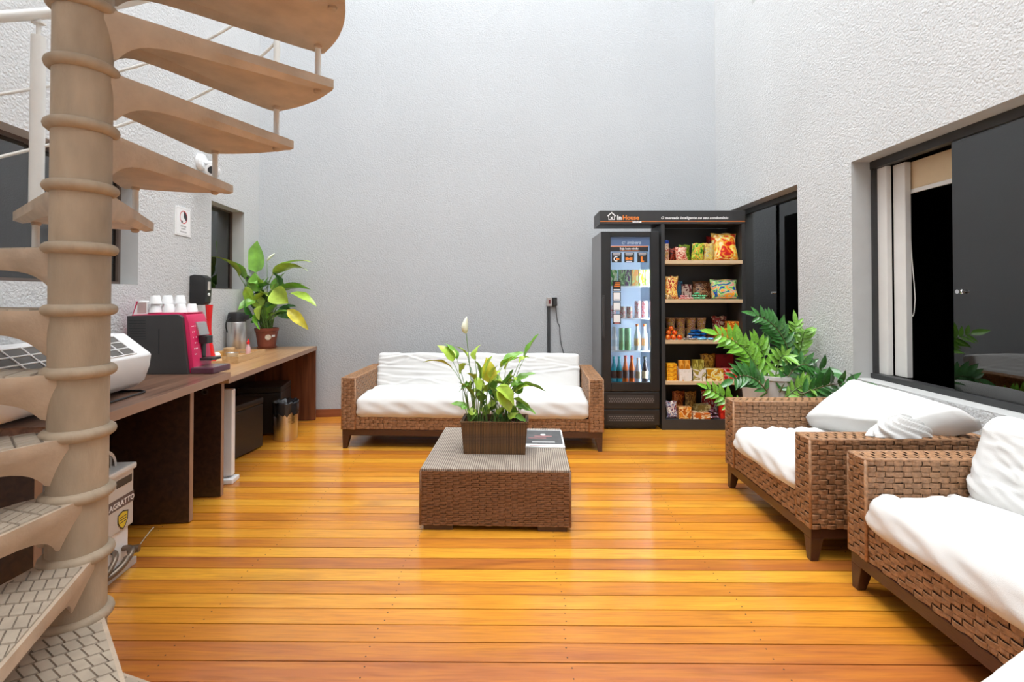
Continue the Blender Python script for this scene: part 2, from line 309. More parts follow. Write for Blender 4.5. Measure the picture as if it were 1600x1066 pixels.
# unlit rooms beyond the openings (open towards the opening)
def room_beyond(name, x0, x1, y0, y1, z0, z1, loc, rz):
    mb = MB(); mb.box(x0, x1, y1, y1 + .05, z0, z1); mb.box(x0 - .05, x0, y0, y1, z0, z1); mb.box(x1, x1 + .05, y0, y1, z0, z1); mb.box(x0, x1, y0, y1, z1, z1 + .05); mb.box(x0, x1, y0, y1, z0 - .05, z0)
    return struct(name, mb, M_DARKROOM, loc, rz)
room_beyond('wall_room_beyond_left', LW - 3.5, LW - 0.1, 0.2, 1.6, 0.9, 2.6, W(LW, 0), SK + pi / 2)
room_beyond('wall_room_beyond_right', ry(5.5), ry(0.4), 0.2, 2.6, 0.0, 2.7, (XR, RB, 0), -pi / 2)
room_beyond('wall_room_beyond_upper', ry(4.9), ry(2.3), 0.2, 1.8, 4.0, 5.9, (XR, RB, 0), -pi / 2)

# windows in the left wall
def glazed(name, loc, rz, x0, x1, z0, z1, yg, gl, frame, fw=0.02, mull=()):
    """frameless panes in a thin frame; returns the frame object"""
    mb = MB(); mb.box(x0, x1, yg - .02, yg + .02, z1 - fw, z1); mb.box(x0, x1, yg - .02, yg + .02, z0, z0 + fw); mb.box(x0, x0 + fw, yg - .02, yg + .02, z0 + fw, z1 - fw); mb.box(x1 - fw, x1, yg - .02, yg + .02, z0 + fw, z1 - fw)
    o = struct(name, mb, frame, loc, rz); xs = [x0 + fw, *mull, x1 - fw]
    for i in range(len(xs) - 1):
        p = MB(); yy = yg + (0.012 if i % 2 else 0.0); p.box(xs[i] - (0.02 if i else 0), xs[i + 1] + (0.02 if i < len(xs) - 2 else 0), yy - .003, yy + .003, z0 + fw, z1 - fw); part('pane', p, gl, o)
    return o
M_BRONZE = mat('brown_anodised_frame', (0.12, 0.085, 0.07), 0.45)
lwloc, lwr = W(LW, 0), SK + pi / 2
w2 = glazed('window_2', lwloc, lwr, LW - 0.97, LW - 0.345, 1.378, 2.15, 0.13, M_DGLASS, M_BRONZE, 0.012)
w1 = glazed('window_1', lwloc, lwr, LW - 3.35, LW - 1.905, 1.395, 2.15, 0.13, M_DGLASS, M_BRONZE, 0.02, (LW - 2.62, LW - 2.12))
p = MB(); p.box(LW - 2.90, LW - 2.85, 0.10, 0.125, 2.085, 2.125); part('latch', p, M_BLACK, w1, bevel=.003)
# large sliding window in the right wall
rloc, rr = (XR, RB, 0), -pi / 2
x0, x1 = ry(3.375), ry(0.6)
mb = MB(); mb.box(x0, x1, 0.13, 0.185, 2.215, 2.27); mb.box(x0, x0 + .022, 0.135, 0.18, 0.74, 2.215); mb.box(x0, x1, 0.12, 0.19, 0.74, 0.775)
w3 = struct('window_3', mb, M_BLACKM, rloc, rr, bevel=.003)
p = MB(); p.box(x0 + .022, x0 + .105, 0.165, 0.2, .775, 2.215); p.box(x0 + .105, x0 + .205, 0.21, 0.25, .775, 2.215); part('inner_casing', p, mat('white_casing', (0.72, 0.70, 0.67), 0.5, var=.03), w3, bevel=.004)
for a, b_, yy in ((ry(2.76), ry(1.60), 0.150), (ry(1.65), ry(0.62), 0.168)):
    p = MB(); p.box(a, b_, yy - .004, yy + .004, .775, 2.215); pn = part('pane', p, M_GLASS, w3)
    if yy < .16:
        k = MB(); k.lathe([(0, 0), (.013, 0), (.013, .006), (.006, .008), (.006, .02), (.012, .022), (.012, .03), (0, .03)], 16, cap=False); part('lock_knob', k, M_CHROME, pn, (a + .055, yy - .004, 1.345), (pi / 2, 0, 0), smooth=True)
p = MB(); p.box(ry(2.80), ry(2.785), .158, .166, .775, 2.215)
p = MB(); p.box(x0 + .12, ry(0.9), 0.262, 0.266, 2.03, 2.215); bl = part('roller_blind', p, M_BLIND, w3)
p = MB(); p.box(x0 + .115, ry(0.9), 0.255, 0.272, 2.005, 2.032); part('hem_bar', p, M_WHITEM, bl, bevel=.003)
p = MB(); p.tube(bez((x0 + .17, .255, 2.0), (x0 + .155, .25, 1.3), (x0 + .19, .25, .96 + .3), 10) + bez((x0 + .195, .25, 1.22), (x0 + .215, .25, 1.12), (x0 + .228, .25, 1.3), 6) + bez((x0 + .222, .25, 1.4), (x0 + .19, .25, 1.7), (x0 + .185, .255, 2.0), 8), .0028, 6); part('pull_cord', p, M_CREAM, bl, smooth=True)
# glazed doorway near the corner
dx0, dx1 = ry(5.35), ry(4.02)
mb = MB(); mb.box(dx0, dx1, .13, .185, 2.205, 2.262); mb.box(dx0, dx0 + .03, .135, .18, 0, 2.205); mb.box(dx1 - .02, dx1, .135, .18, 0, 2.205); mb.box(dx0, dx1, .13, .185, 0, .03)
d1 = struct('door_1', mb, M_BLACKM, rloc, rr, bevel=.003)
for a, b_, yy in ((dx0 + .03, ry(4.62), .150), (ry(4.66), dx1 - .02, .168)):
    p = MB(); p.box(a, b_, yy - .004, yy + .004, .03, 2.205); pn = part('pane', p, M_DGLASS if yy < .16 else M_GLASS, d1)
    if yy < .16:
        k = MB(); k.lathe([(0, 0), (.012, 0), (.012, .02), (0, .02)], 14, cap=False); part('lock_knob', k, M_CHROME, pn, (b_ - .05, yy - .004, 1.345), (pi / 2, 0, 0), smooth=True)
p = MB(); p.box(ry(4.60), dx1, .262, .266, 2.03, 2.205); bl = part('roller_blind', p, M_BLIND, d1)
p = MB(); p.box(ry(4.60), dx1, .255, .272, 2.005, 2.032); part('hem_bar', p, M_WHITEM, bl, bevel=.003)
glazed('window_4', rloc, rr, ry(4.76), ry(2.5), 4.25, 5.6, .15, M_DGLASS, M_BLACKM, .03, (ry(3.6),))
# ------------------------------------------------------------------ spiral staircase
SC = Vector((-1.3176, 1.4227, 0)); RISE = 0.1833; RP = 0.709
def tz(k): return (13 - k) * RISE
def taz(k): return R(56.5 + 24.85 * (k - 1))
def paz(k): return R(44.1 + 24.85 * k)            # baluster between tread k and k+1
stair = thing('spiral_staircase', 'beige cast concrete spiral staircase with white steel balusters', 'staircase', (SC.x, SC.y, 0))
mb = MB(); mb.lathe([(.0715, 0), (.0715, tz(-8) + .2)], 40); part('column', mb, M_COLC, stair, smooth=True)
def tread_mesh():
    mb = MB(); rs = [.028, .06, .075, .083, .092, .105, .122, .145, .18, .23, .30, .38, .46, .54, .61, .67, .71]; vs = []; n = len(rs)
    fr_ = [-1, -.8, -.6, -.4, -.2, 0, .2, .4, .6, .8, 1]
    for i, r in enumerate(rs):
        t = i / (n - 1); w = .058 + .227 * r; root = math.exp(-max(0, r - .072) / .036); c = .036 + .075 * root; rib = .036 + .024 * (1 - r / .74) + .010 + .070 * root; yi = 1 - .42 * root; k_ = min(1, max(0, (.71 - r) / .05)); rib = c + (rib - c) * (.25 + .75 * k_)
        sec = [(w * q, 0) for q in fr_] + [(w, -.034), ((w - .020) * yi, -rib), ((w - .046) * yi, -c)] + [((w - .046) * yi * q, -c) for q in (.8, .5, .2, -.2, -.5, -.8)] + [((-w + .046) * yi, -c), ((-w + .020) * yi, -rib), (-w, -.034)]
        for y, z in sec:
            x = r if t < .6 else r + ((t - .6) / .4) ** 2 * (math.sqrt(max(0, .752 ** 2 - y * y)) - .71)
            vs.append((x, y, z))
    m = len(sec); fs = []
    for i in range(n - 1):
        for k in range(m): fs.append((i * m + k, i * m + (k + 1) % m, (i + 1) * m + (k + 1) % m, (i + 1) * m + k))
    fs.append(tuple(range(m))); fs.append(tuple((n - 1) * m + k for k in range(m - 1, -1, -1)))
    mb.add(vs, fs)
    for sgn in (-1, 1):                            # bosses under the tread that take the baluster ends
        mb.lathe([(.0, -.052), (.010, -.051), (.015, -.046), (.016, -.030)], 12, (RP * cos(R(12.4)), sgn * RP * sin(R(12.4))), cap=False)
    return mb.mesh('tread', M_CONC, smooth=True)
tme = tread_mesh()
bed = MB(); bed.add([(.08, -.066, .0004), (.08, .066, .0004), (.70, .2045, .0004), (.722, .12, .0004), (.733, .0, .0004), (.722, -.12, .0004), (.70, -.2045, .0004)], [tuple(range(7))]); bed_me = bed.mesh('groove_bed', mat('grimy_groove_concrete', (.17, .135, .105), .8, var=.2))
cm = MB(); vs = []; fs = []
n1, n2 = 40, 12
for i in range(n1):
    for j in range(n2):
        a, q = 2 * pi * i / n1, 2 * pi * j / n2; rr_ = .0705 + .0195 * cos(q); vs.append((rr_ * cos(a), rr_ * sin(a), .018 * sin(q)))
for i in range(n1):
    for j in range(n2): fs.append((i * n2 + j, ((i + 1) % n1) * n2 + j, ((i + 1) % n1) * n2 + (j + 1) % n2, i * n2 + (j + 1) % n2))
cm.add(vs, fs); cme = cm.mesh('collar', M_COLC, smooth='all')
# raised non-slip pads on the treads
pads = []
pr, pt = .052, .031
for i in range(14):
    for j in range(-11, 12):
        r0, y0_ = .085 + i * pr, (j + (.5 if i % 2 else 0)) * pt
        q = [(r0 + .0015, y0_ - pt * .475 - .012), (r0 + .0015, y0_ + pt * .475 - .012), (r0 + pr - .0015, y0_ + pt * .475 + .012), (r0 + pr - .0015, y0_ - pt * .475 + .012)]
        hp = [(-.227, 1, .048), (-.227, -1, .048)] + [(cos(t_), sin(t_), .738) for t_ in (-.28, -.14, 0, .14, .28)]
        for nx_, ny_, c_ in hp:
            o_ = []
            for k in range(len(q)):
                (ax, ay), (bx, by) = q[k], q[(k + 1) % len(q)]; da, db = nx_ * ax + ny_ * ay - c_, nx_ * bx + ny_ * by - c_
                if da <= 0: o_.append((ax, ay))
                if (da < 0) != (db < 0) and abs(da - db) > 1e-9: t_ = da / (da - db); o_.append((ax + (bx - ax) * t_, ay + (by - ay) * t_))
            q = o_
            if len(q) < 3: break
        if len(q) >= 3:
            ar = abs(sum(q[k][0] * q[(k + 1) % len(q)][1] - q[(k + 1) % len(q)][0] * q[k][1] for k in range(len(q)))) / 2
            if ar > .00018 and max(math.hypot(*p_) for p_ in q) > .095: pads.append(q)
pad_me = []
def pad_mb(mb, q):
    n_ = len(q); cx, cy = sum(a for a, _ in q) / n_, sum(b for _, b in q) / n_
    top = [(cx + (a - cx) * .92, cy + (b - cy) * .90) for a, b in q]
    mb.add([(a, b, -.001) for a, b in q] + [(a, b, .0045) for a, b in top], [tuple(range(n_, 2 * n_))] + [(k, (k + 1) % n_, n_ + (k + 1) % n_, n_ + k) for k in range(n_)])
for q in pads:
    b = MB(); pad_mb(b, q); pad_me.append(b.mesh('pad', M_PAD))
b = MB()
for q in pads: pad_mb(b, q)
allpads = b.mesh('pads', M_PAD)
pole = MB(); pole.lathe([(.0118, 0), (.0118, RISE - .034)], 14); pole_me = pole.mesh('baluster', M_WHITEM, smooth=True)
npad = 0
for k in range(12, -8, -1):
    t = link('tread', tme, stair, (0, 0, tz(k)), (0, 0, taz(k)))
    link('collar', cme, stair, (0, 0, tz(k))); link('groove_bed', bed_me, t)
    if k in (11, 10, 9) and npad + len(pads) <= 300:
        for pm in pad_me: link('pad', pm, t)
        npad += len(pads)
    else:
        o = link('pads', allpads, t); o['kind'] = 'stuff'
    if k < 12:
        a = paz(k); link('baluster', pole_me, stair, (RP * cos(a), RP * sin(a), tz(k + 1) - .002))
def hz_(k, dz): a = paz(k); return Vector((RP * cos(a), RP * sin(a), tz(k) + dz))
def helix(dz, k0, k1, n=6):
    out = []
    for i in range(int((k1 - k0) * n) + 1): out.append(hz_(k0 + i / n, dz))
    return out
for k, rad in ((10, .023), (7, .023), (4, .023), (1, .0135), (-2, .0135), (-5, .0135)):
    mb = MB(); p0, p1 = hz_(k, -.002), hz_(k, .70); q = hz_(k, .775)
    mb.tube([p0, p1], rad, 18); mb.tube([p1, q], .008, 10); c = q.copy(); c.z -= .022; mb.box(c.x - .02, c.x + .02, c.y - .012, c.y + .012, c.z - .004, c.z + .004)
    part('newel_post', mb, M_WHITEM, stair, smooth=True)
mb = MB(); mb.tube(helix(.79, -6, 10.2), .0205, 14); part('handrail', mb, M_WHITEM, stair, smooth=True)
for dz in (.495, .257):
    mb = MB(); mb.tube(helix(dz, 1, 10.2), .0062, 8); part('guard_rod', mb, M_WHITEM, stair, smooth=True)
    mb = MB(); mb.tube(helix(dz, -6, .93), .0062, 8); part('guard_rod', mb, M_WHITEM, stair, smooth=True)
# ------------------------------------------------------------------ woven furniture
def weave(mb, o, u, v, w, h, cu, cv, amp=.006, bundles=3, seed=1):
    """basket weave of strand bundles on the rectangle o + u*[0,w] + v*[0,h]; the outward normal is u x v"""
    o, u, v = Vector(o), Vector(u).normalized(), Vector(v).normalized(); nrm = u.cross(v); rnd = random.Random(seed)
    nu, nv = max(2, round(w / cu)), max(2, round(h / cv)); du, dv = w / nu, h / nv
    prof = ((0, .05), (.22, .8), (.5, 1.0), (.78, .8), (1, .05)); across = [(0, .3)]
    for b in range(bundles): across += [((b + .5) / bundles, 1.0), ((b + 1) / bundles, .3)]
    V = mb.v; F = mb.f; MI = mb.mi
    for j in range(nv):
        for i in range(nu):
            hor = (i + j) % 2 == 0; a = amp * rnd.uniform(.75, 1.15); jit = rnd.uniform(-.06, .06) * (dv if hor else du)
            P_, A_ = prof, across; base = len(V); na = len(A_)
            for s_, hs in P_:
                for c_, hc in A_:
                    if hor: uu, vv = (i - .10 + 1.2 * s_) * du, (j + .05 + .90 * c_) * dv + jit; hh = hs * (.55 + .45 * hc) * a
                    else: uu, vv = (i + .12 + .76 * c_) * du + jit, (j - .12 + 1.24 * s_) * dv; hh = (hs * (.5 + .5 * hc) - .25) * a * .7
                    uu = min(max(uu, 0), w); vv = min(max(vv, 0), h)
                    V.append(tuple(o + u * uu + v * vv + nrm * (hh + .0012)))
            for s_ in range(len(P_) - 1):
                for c_ in range(na - 1):
                    q = base + s_ * na + c_; f = (q, q + na, q + na + 1, q + 1)
                    F.append(f if hor else (f[0], f[3], f[2], f[1])); MI.append(mb.cur)
def woven_box(parent, name, x0, x1, y0, y1, z0, z1, faces, m, cu=.040, cv=.024, amp=.011, seed=1, bevel=.006, bundles=3, core=None):
    b = MB(); b.box(x0, x1, y0, y1, z0, z1); p = part(name, b, core or M_CORE, parent, bevel=bevel)
    b = MB(); X, Y, Z = Vector((1, 0, 0)), Vector((0, 1, 0)), Vector((0, 0, 1))
    if '-y' in faces: weave(b, (x0, y0, z0), X, Z, x1 - x0, z1 - z0, cu, cv, amp, bundles, seed)
    if '+y' in faces: weave(b, (x1, y1, z0), -X, Z, x1 - x0, z1 - z0, cu, cv, amp, bundles, seed + 1)
    if '+x' in faces: weave(b, (x1, y0, z0), Y, Z, y1 - y0, z1 - z0, cu, cv, amp, bundles, seed + 2)
    if '-x' in faces: weave(b, (x0, y1, z0), -Y, Z, y1 - y0, z1 - z0, cu, cv, amp, bundles, seed + 3)
    if '+z' in faces: weave(b, (x0, y0, z1), X, Y, x1 - x0, y1 - y0, cu, cv, amp * .7, bundles, seed + 4)
    if b.v:
        E3 = [((x, y, z0), (x, y, z1)) for x in (x0, x1) for y in (y0, y1)] + ([((x0, y, z1), (x1, y, z1)) for y in (y0, y1)] + [((x, y0, z1), (x, y1, z1)) for x in (x0, x1)] if '+z' in faces else [])
        for p_, q_ in E3 if len(faces) > 2 else []: b.tube([p_, q_], .0075, 6)
        o = part('woven_strands', b, m, p, smooth='all', fix=False); o['kind'] = 'stuff'
    return p
def cushion(w, d, h, rad, fold=1.0, seed=0, puff=.03, nx=44, ny=26, nz=8, sag=0.0, plane='xy'):
    """upholstered slab centred on x, y from 0 to d, z from 0 to h, rounded, puffed and creased"""
    rnd = random.Random(seed); mb = MB()
    waves = [(rnd.uniform(2, 7), rnd.uniform(2, 7), rnd.uniform(0, 6.3), rnd.uniform(.3, 1)) for _ in range(7)]
    if plane == 'xz': rnd.random()
    creases = [(rnd.uniform(-.5, .5), rnd.uniform(.1, .9), rnd.uniform(-1.2, 1.2) * (6 if plane == 'xz' else 1), rnd.uniform(.06, .2) if plane == 'xz' else rnd.uniform(.12, .35), rnd.uniform(.5, 1.0) * (.45 if plane == 'xz' else 1)) for _ in range(26)]
    bm = bmesh.new(); bmesh.ops.create_cube(bm, size=1.0)
    for ax, n_ in ((0, nx), (1, ny), (2, nz)):
        es = [e for e in bm.edges if abs((e.verts[0].co - e.verts[1].co)[ax]) > .9]
        bmesh.ops.subdivide_edges(bm, edges=es, cuts=n_ - 1, use_grid_fill=True)
    for vtx in bm.verts:
        c = vtx.co; x, y, z = c.x * w, (c.y + .5) * d, (c.z + .5) * h
        # rounded box
        q = Vector((x, y - d / 2, z - h / 2)); lim = Vector((w / 2 - rad, d / 2 - rad, h / 2 - min(rad, h * .49)))
        core = Vector([max(-lim[i], min(lim[i], q[i])) for i in range(3)]); dl = q - core; nrm = dl.copy()
        if dl.length > 1e-6:
            rr_ = rad if lim.z > h / 2 - rad - 1e-6 else h * .49; nrm = dl.normalized(); q = core + nrm * min(rr_, max(abs(dl.x), abs(dl.y), abs(dl.z)))
        fx, fy = 2 * x / w, 2 * (y - d / 2) / d; edge = max(0, (1 - fx * fx)) * max(0, (1 - fy * fy))
        if c.z > 0: q.z += puff * edge ** .5 * (c.z * 2)
        q.z -= sag * edge * (1 if c.z > 0 else 0)
        f = sum(a * sin(kx * x * 3 + ky * y * 4 + ph) for kx, ky, ph, a in waves) * .0016
        for (cx, cy, sl, wd, st) in creases:
            t_ = ((y / d if plane == 'xy' else z / h) - cy) - sl * .25 * (x / w - cx); g = math.exp(-((x / w - cx) / wd) ** 2)
            f += st * g * .017 * math.exp(-(t_ / .026) ** 2) - st * g * .012 * math.exp(-((t_ - .05) / .028) ** 2)
        rim = math.exp(-((c.z) / .32) ** 2)
        f += rim * (.010 if plane == 'xy' else .002) * (sin(x * 21 + 5 * z / h + 1.7 * seed) * sin(z / h * 5 + x * 7) + .6 * sin(y * 26 + z / h * 6))
        if nrm.length < 1e-6: nrm = Vector((0, 0, 1 if c.z > 0 else -1))
        q += nrm * f * fold
        vtx.co = (q.x, q.y + d / 2, q.z + h / 2)
    me = bpy.data.meshes.new('cushion'); bm.to_mesh(me); bm.free(); me.materials.append(M_CLOTH); me.polygons.foreach_set('use_smooth', [True] * len(me.polygons)); return me
def sofa(name, label, cat, loc, rz, Wd, D, vis, arm=.115, ah=.605, seed=1, seat=(.285, .445)):
    """front at y=0, centred on x; vis = which weave faces are needed"""
    s = thing(name, label, cat, loc, rz); x0, x1 = -Wd / 2, Wd / 2
    for sg in (-1, 1):
        a, b = (x0, x0 + arm) if sg < 0 else (x1 - arm, x1)
        woven_box(s, 'armrest', a, b, 0, D, .165, ah, ('-y', '+x', '-x', '+z'), M_WICK, seed=seed + 10 * (sg + 2))
    woven_box(s, 'front_skirt', x0 + arm, x1 - arm, .012, .06, .165, seat[0] + .01, ('-y',), M_WICK, seed=seed + 40, bevel=0)
    woven_box(s, 'backrest', x0 + arm, x1 - arm, D - .08, D, .165, ah, ('-y', '+z') if vis else ('+z',), M_WICK, seed=seed + 50)
    b = MB(); b.box(x0 + arm, x1 - arm, .06, D - .08, .2, seat[0] - .004); part('seat_deck', b, M_CORE, s)
    b = MB(); b.box(x0 + .004, x1 - .004, .004, .05, .112, .164); b.box(x0 + .004, x1 - .004, D - .05, D - .004, .112, .164); b.box(x0 + .004, x0 + .05, .05, D - .05, .112, .164); b.box(x1 - .05, x1 - .004, .05, D - .05, .112, .164); part('base_rail', b, M_RAIL, s, bevel=.003)
    for xx in (x0 + .004, x1 - .004):
        for yy in (.004, D - .004):
            sx, sy = (1 if xx < 0 else -1), (1 if yy < D / 2 else -1); b = MB()
            t_, bt = .062, .038
            b.add([(xx, yy, .112), (xx + sx * t_, yy, .112), (xx + sx * t_, yy + sy * t_, .112), (xx, yy + sy * t_, .112), (xx + sx * .004, yy, 0), (xx + sx * bt, yy, 0), (xx + sx * bt, yy + sy * bt, 0), (xx + sx * .004, yy + sy * bt, 0)], [(0, 1, 2, 3), (4, 5, 6, 7), (0, 1, 5, 4), (1, 2, 6, 5), (2, 3, 7, 6), (3, 0, 4, 7)])
            part('leg', b, M_RAIL, s, bevel=.003)
    cm_ = cushion(Wd - 2 * arm + .01, D - .22, seat[1] - seat[0], .06, 1.0, seed, .03, nx=max(30, int(Wd * 34)), ny=24)
    o = link('seat_cushion', cm_, s, (0, -.02, seat[0])); o['label'] = 'white cotton covered seat cushion'
    return s
sf1 = sofa('rattan_sofa', 'long woven rattan sofa with white cushions against grey back wall', 'sofa', (-.382, 4.055, 0), R(-1.8), 2.24, .82, False, seed=3, seat=(.262, .44))
me = cushion(1.99, .14, .34, .035, 1.0, 8, .0, nx=90, ny=8, nz=36, plane='xz')
c1 = tag(link('back_cushion', me, None, (-.375, 4.585, .425), (R(-13), 0, R(-1.8))), 'long white creased cushion leaning on the back of the long sofa', 'cushion')
ac = sofa('rattan_armchair', 'wide woven rattan armchair with white seat below the sliding window', 'armchair', (1.465, 2.852, 0), -pi / 2, .942, .90, True, seed=5, seat=(.285, .43))
s3 = sofa('rattan_sofa', 'woven rattan sofa with thick white seat beside the armchair', 'sofa', (1.53, 1.082, 0), -pi / 2, 2.236, .84, True, arm=.105, seed=9, seat=(.30, .455))
# loose cushion lying askew over the armchair
def quad_cushion(c00, c10, c11, c01, thick, seed, nu=40, nv=26, fold=1.0):
    """pillow over the quad; thickness goes along the back normal"""
    P00, P10, P11, P01 = (Vector(p) for p in (c00, c10, c11, c01)); nb = (P10 - P00).cross(P01 - P00).normalized(); rnd = random.Random(seed)
    cr = [(rnd.random(), rnd.random(), rnd.uniform(-.8, .8), rnd.uniform(.1, .3), rnd.uniform(.4, 1)) for _ in range(9)]
    def pt(u, v, side):
        e = 1 - (2 * u - 1) ** 14; g = 1 - (2 * v - 1) ** 10
        base = (P00 * (1 - u) + P10 * u) * (1 - v) + (P01 * (1 - u) + P11 * u) * v
        prof = (max(0, e) * max(0, g)) ** .35
        f = 0
        for (cx, cy, sl, wd, st) in cr:
            t_ = (v - cy) - sl * (u - cx); f += st * math.exp(-((u - cx) / wd) ** 2) * .008 * math.exp(-(t_ / .03) ** 2)
        f += .006 * sin(u * 9 + v * 5 + seed) * sin(v * 7 + 2 * u)
        return base + nb * (side * thick / 2 * prof + f * fold * (side > 0) * prof)
    mb = MB(); mb.grid(lambda u, v: pt(u, v, 1), nu, nv); mb.grid(lambda u, v: pt(u, 1 - v, -1), nu, nv)
    me = mb.mesh('cushion', M_CLOTH, smooth='all', fix=False); bm = bmesh.new(); bm.from_mesh(me); bmesh.ops.remove_doubles(bm, verts=bm.verts, dist=.0008); bmesh.ops.recalc_face_normals(bm, faces=bm.faces); bm.to_mesh(me); bm.free(); return me
me = quad_cushion((1.95, 3.19, .455), (2.03, 2.50, .60), (2.27, 2.345, .715), (2.25, 3.13, .74), .18, 4)
tag(link('back_cushion', me), 'plump white cushion slumped across the back of the armchair', 'cushion')
# knotted cloth on the near armrest
mb = MB()
def knot(u, v):
    a = 2 * pi * u; r = .155 * (1 - v) ** .6; tw = a + 2.6 * v; fo = 1 + .10 * sin(9 * tw) * (1 - v * .5) + .05 * sin(4 * tw + 2)
    return (r * fo * cos(a) * 1.0, r * fo * sin(a) * .33, .002 + .105 * v ** .75 * (1 + .08 * sin(3 * tw)) + .012 * sin(9 * tw) * (1 - v) * v * 4)
mb.grid(knot, 72, 18); kn = mb.mesh('cloth_bundle', M_CLOTH, smooth='all', fix=False)
tag(link('cloth_bundle', kn, None, (1.95, 2.428, .611), (0, 0, R(2))), 'twisted white cloth bundle resting on rattan armchair armrest', 'cloth')
me = cushion(1.0, .20, .40, .085, 1.0, 14, .0, nx=60, ny=12, nz=36, plane='xz')
tag(link('back_cushion', me, None, (1.905, 1.60, .452), (R(-17), 0, -pi / 2)), 'puffy white cushion standing on the thick white sofa seat', 'cushion')
me = cushion(1.0, .20, .40, .085, 1.0, 17, .0, nx=60, ny=12, nz=36, plane='xz')
tag(link('back_cushion', me, None, (1.905, .56, .452), (R(-17), 0, -pi / 2)), 'second white cushion along the thick white sofa seat', 'cushion')
# cream pouf in the foreground corner
pf = thing('pouf', 'cream upholstered square pouf in front of the near sofa', 'pouf', (1.17, .954, 0), R(26))
pm = cushion(.56, .40, .40, .04, .3, 21, .02, 16, 16, 14); pm.materials.clear(); pm.materials.append(M_CREAM)
link('upholstered_body', pm, pf, (0, -.20, .045))
for sx in (-.22, .22):
    for sy in (-.14, .14): b = MB(); b.lathe([(.016, 0), (.022, .06)], 12, (sx, sy)); part('leg', b, M_RAIL, pf, smooth=True)
# coffee table
ct = thing('rattan_coffee_table', 'low square dark rattan coffee table with pale woven top', 'coffee table', (-.107, 3.087, 0), R(-1.4))
woven_box(ct, 'body', -.421, .421, -.412, .412, .03, .335, ('-y', '+x', '-x', '+y'), M_WICKD, cu=.036, cv=.0115, amp=.0075, seed=70, bundles=1, core=M_CORE)
b = MB(); b.box(-.423, .423, -.414, .414, .331, .347); part('table_top', b, weave_mat('pale_fine_weave', (0.15, 0.11, 0.085), (0.48, 0.41, 0.34), 26, 26), ct, bevel=.006)
for sx in (-1, 1):
    for sy in (-1, 1):
        b = MB(); b.box(sx * .24 if sx > 0 else -.405, .405 if sx > 0 else -.24, sy * .405 - (.05 if sy > 0 else 0), sy * .405 + (.05 if sy < 0 else 0), 0, .032); part('foot', b, M_RAIL, ct, bevel=.003)
mg = thing('magazine', 'dark covered glossy magazine lying on the coffee table', 'magazine', (.186, 3.235, .3475), R(-2))
b = MB(); b.box(-.135, .135, -.19, .19, 0, .006); part('pages', b, M_PAPER, mg, bevel=.001)
b = MB(); b.box(-.125, .125, -.13, .178, .0062, .0072); cv_ = part('cover_panel', b, mat('charcoal_cover', (0.06, 0.063, 0.068), 0.3, var=.4, vs_=12), mg)
b = MB(); b.lathe([(.018, .0074), (.018, .0078)], 20, (.0, .07)); b.box(-.075, .075, -.105, -.085, .0074, .0078); b.box(-.05, .07, -.165, -.14, .0064, .0070); part('white_print', b, M_WINK, mg)
b = MB(); b.box(-.06, .06, .028, .042, .0074, .0078); b.box(-.1, .02, -.012, -.002, .0074, .0078); b.box(-.09, .09, -.175, -.168, .0064, .0070); part('red_print', b, mat('pale_red_ink', (0.6, 0.25, 0.25), .5), mg)
# ------------------------------------------------------------------ desks along the left wall
def Lth(name, label, cat, s, d, z=0.0, rz=0.0, group=None): return thing(name, label, cat, W(s, d, z), SK + rz, group)
dk = Lth('worktop_desk', 'long amber brown laminate desk ending at the grey back wall', 'desk', 2.04, 0)
b = MB(); b.box(.012, .645, .0, 1.92, .742, .78); part('desk_top', b, M_OAKTOP, dk, bevel=.002)
b = MB(); b.box(.645, .648, .0, 1.92, .742, .78); part('edge_band', b, M_EDGE, dk)
b = MB(); b.box(.02, .64, 1.885, 1.92, 0.008, .742); part('end_panel', b, M_WALRED, dk, bevel=.002)
b = MB(); b.box(.05, .60, 0.0, .034, 0.006, .742); pa = part('end_panel', b, M_WALNUT, dk, bevel=.002)
b = MB(); b.box(.6, .603, 0.0, .034, 0.006, .742); part('edge_band', b, M_EDGE, pa)
b = MB(); b.lathe([(.012, 0), (.020, 0), (.020, .006), (.012, .006)], 18, cap=False); part('cable_hole_ring', b, M_STEEL, pa, (.50, 0, .69), (pi / 2, 0, 0), smooth=True)
b = MB(); b.box(.02, .036, .034, 1.885, .30, .742); part('back_panel', b, M_WALNUT, dk)
dn = Lth('walnut_desk', 'dark walnut laminate desk behind the spiral staircase', 'desk', 3.34, 0)
b = MB(); b.box(.012, .66, .0, 1.285, .776, .82); part('desk_top', b, M_WALTOP, dn, bevel=.002)
b = MB(); b.box(.66, .663, .0, 1.285, .776, .82); part('edge_band', b, M_EDGE, dn)
for y in (.03, .945):
    b = MB(); b.box(.03, .52 if y < .1 else .597, y, y + .034, .006, .776); pa = part('end_panel', b, M_WALNUT, dn, bevel=.002)
    x = .52 if y < .1 else .597; b = MB(); b.box(x, x + .003, y, y + .034, .006, .776); part('edge_band', b, M_EDGE, pa)
b = MB(); b.box(.02, .036, .07, .94, .30, .776); part('back_panel', b, M_WALNUT, dn)
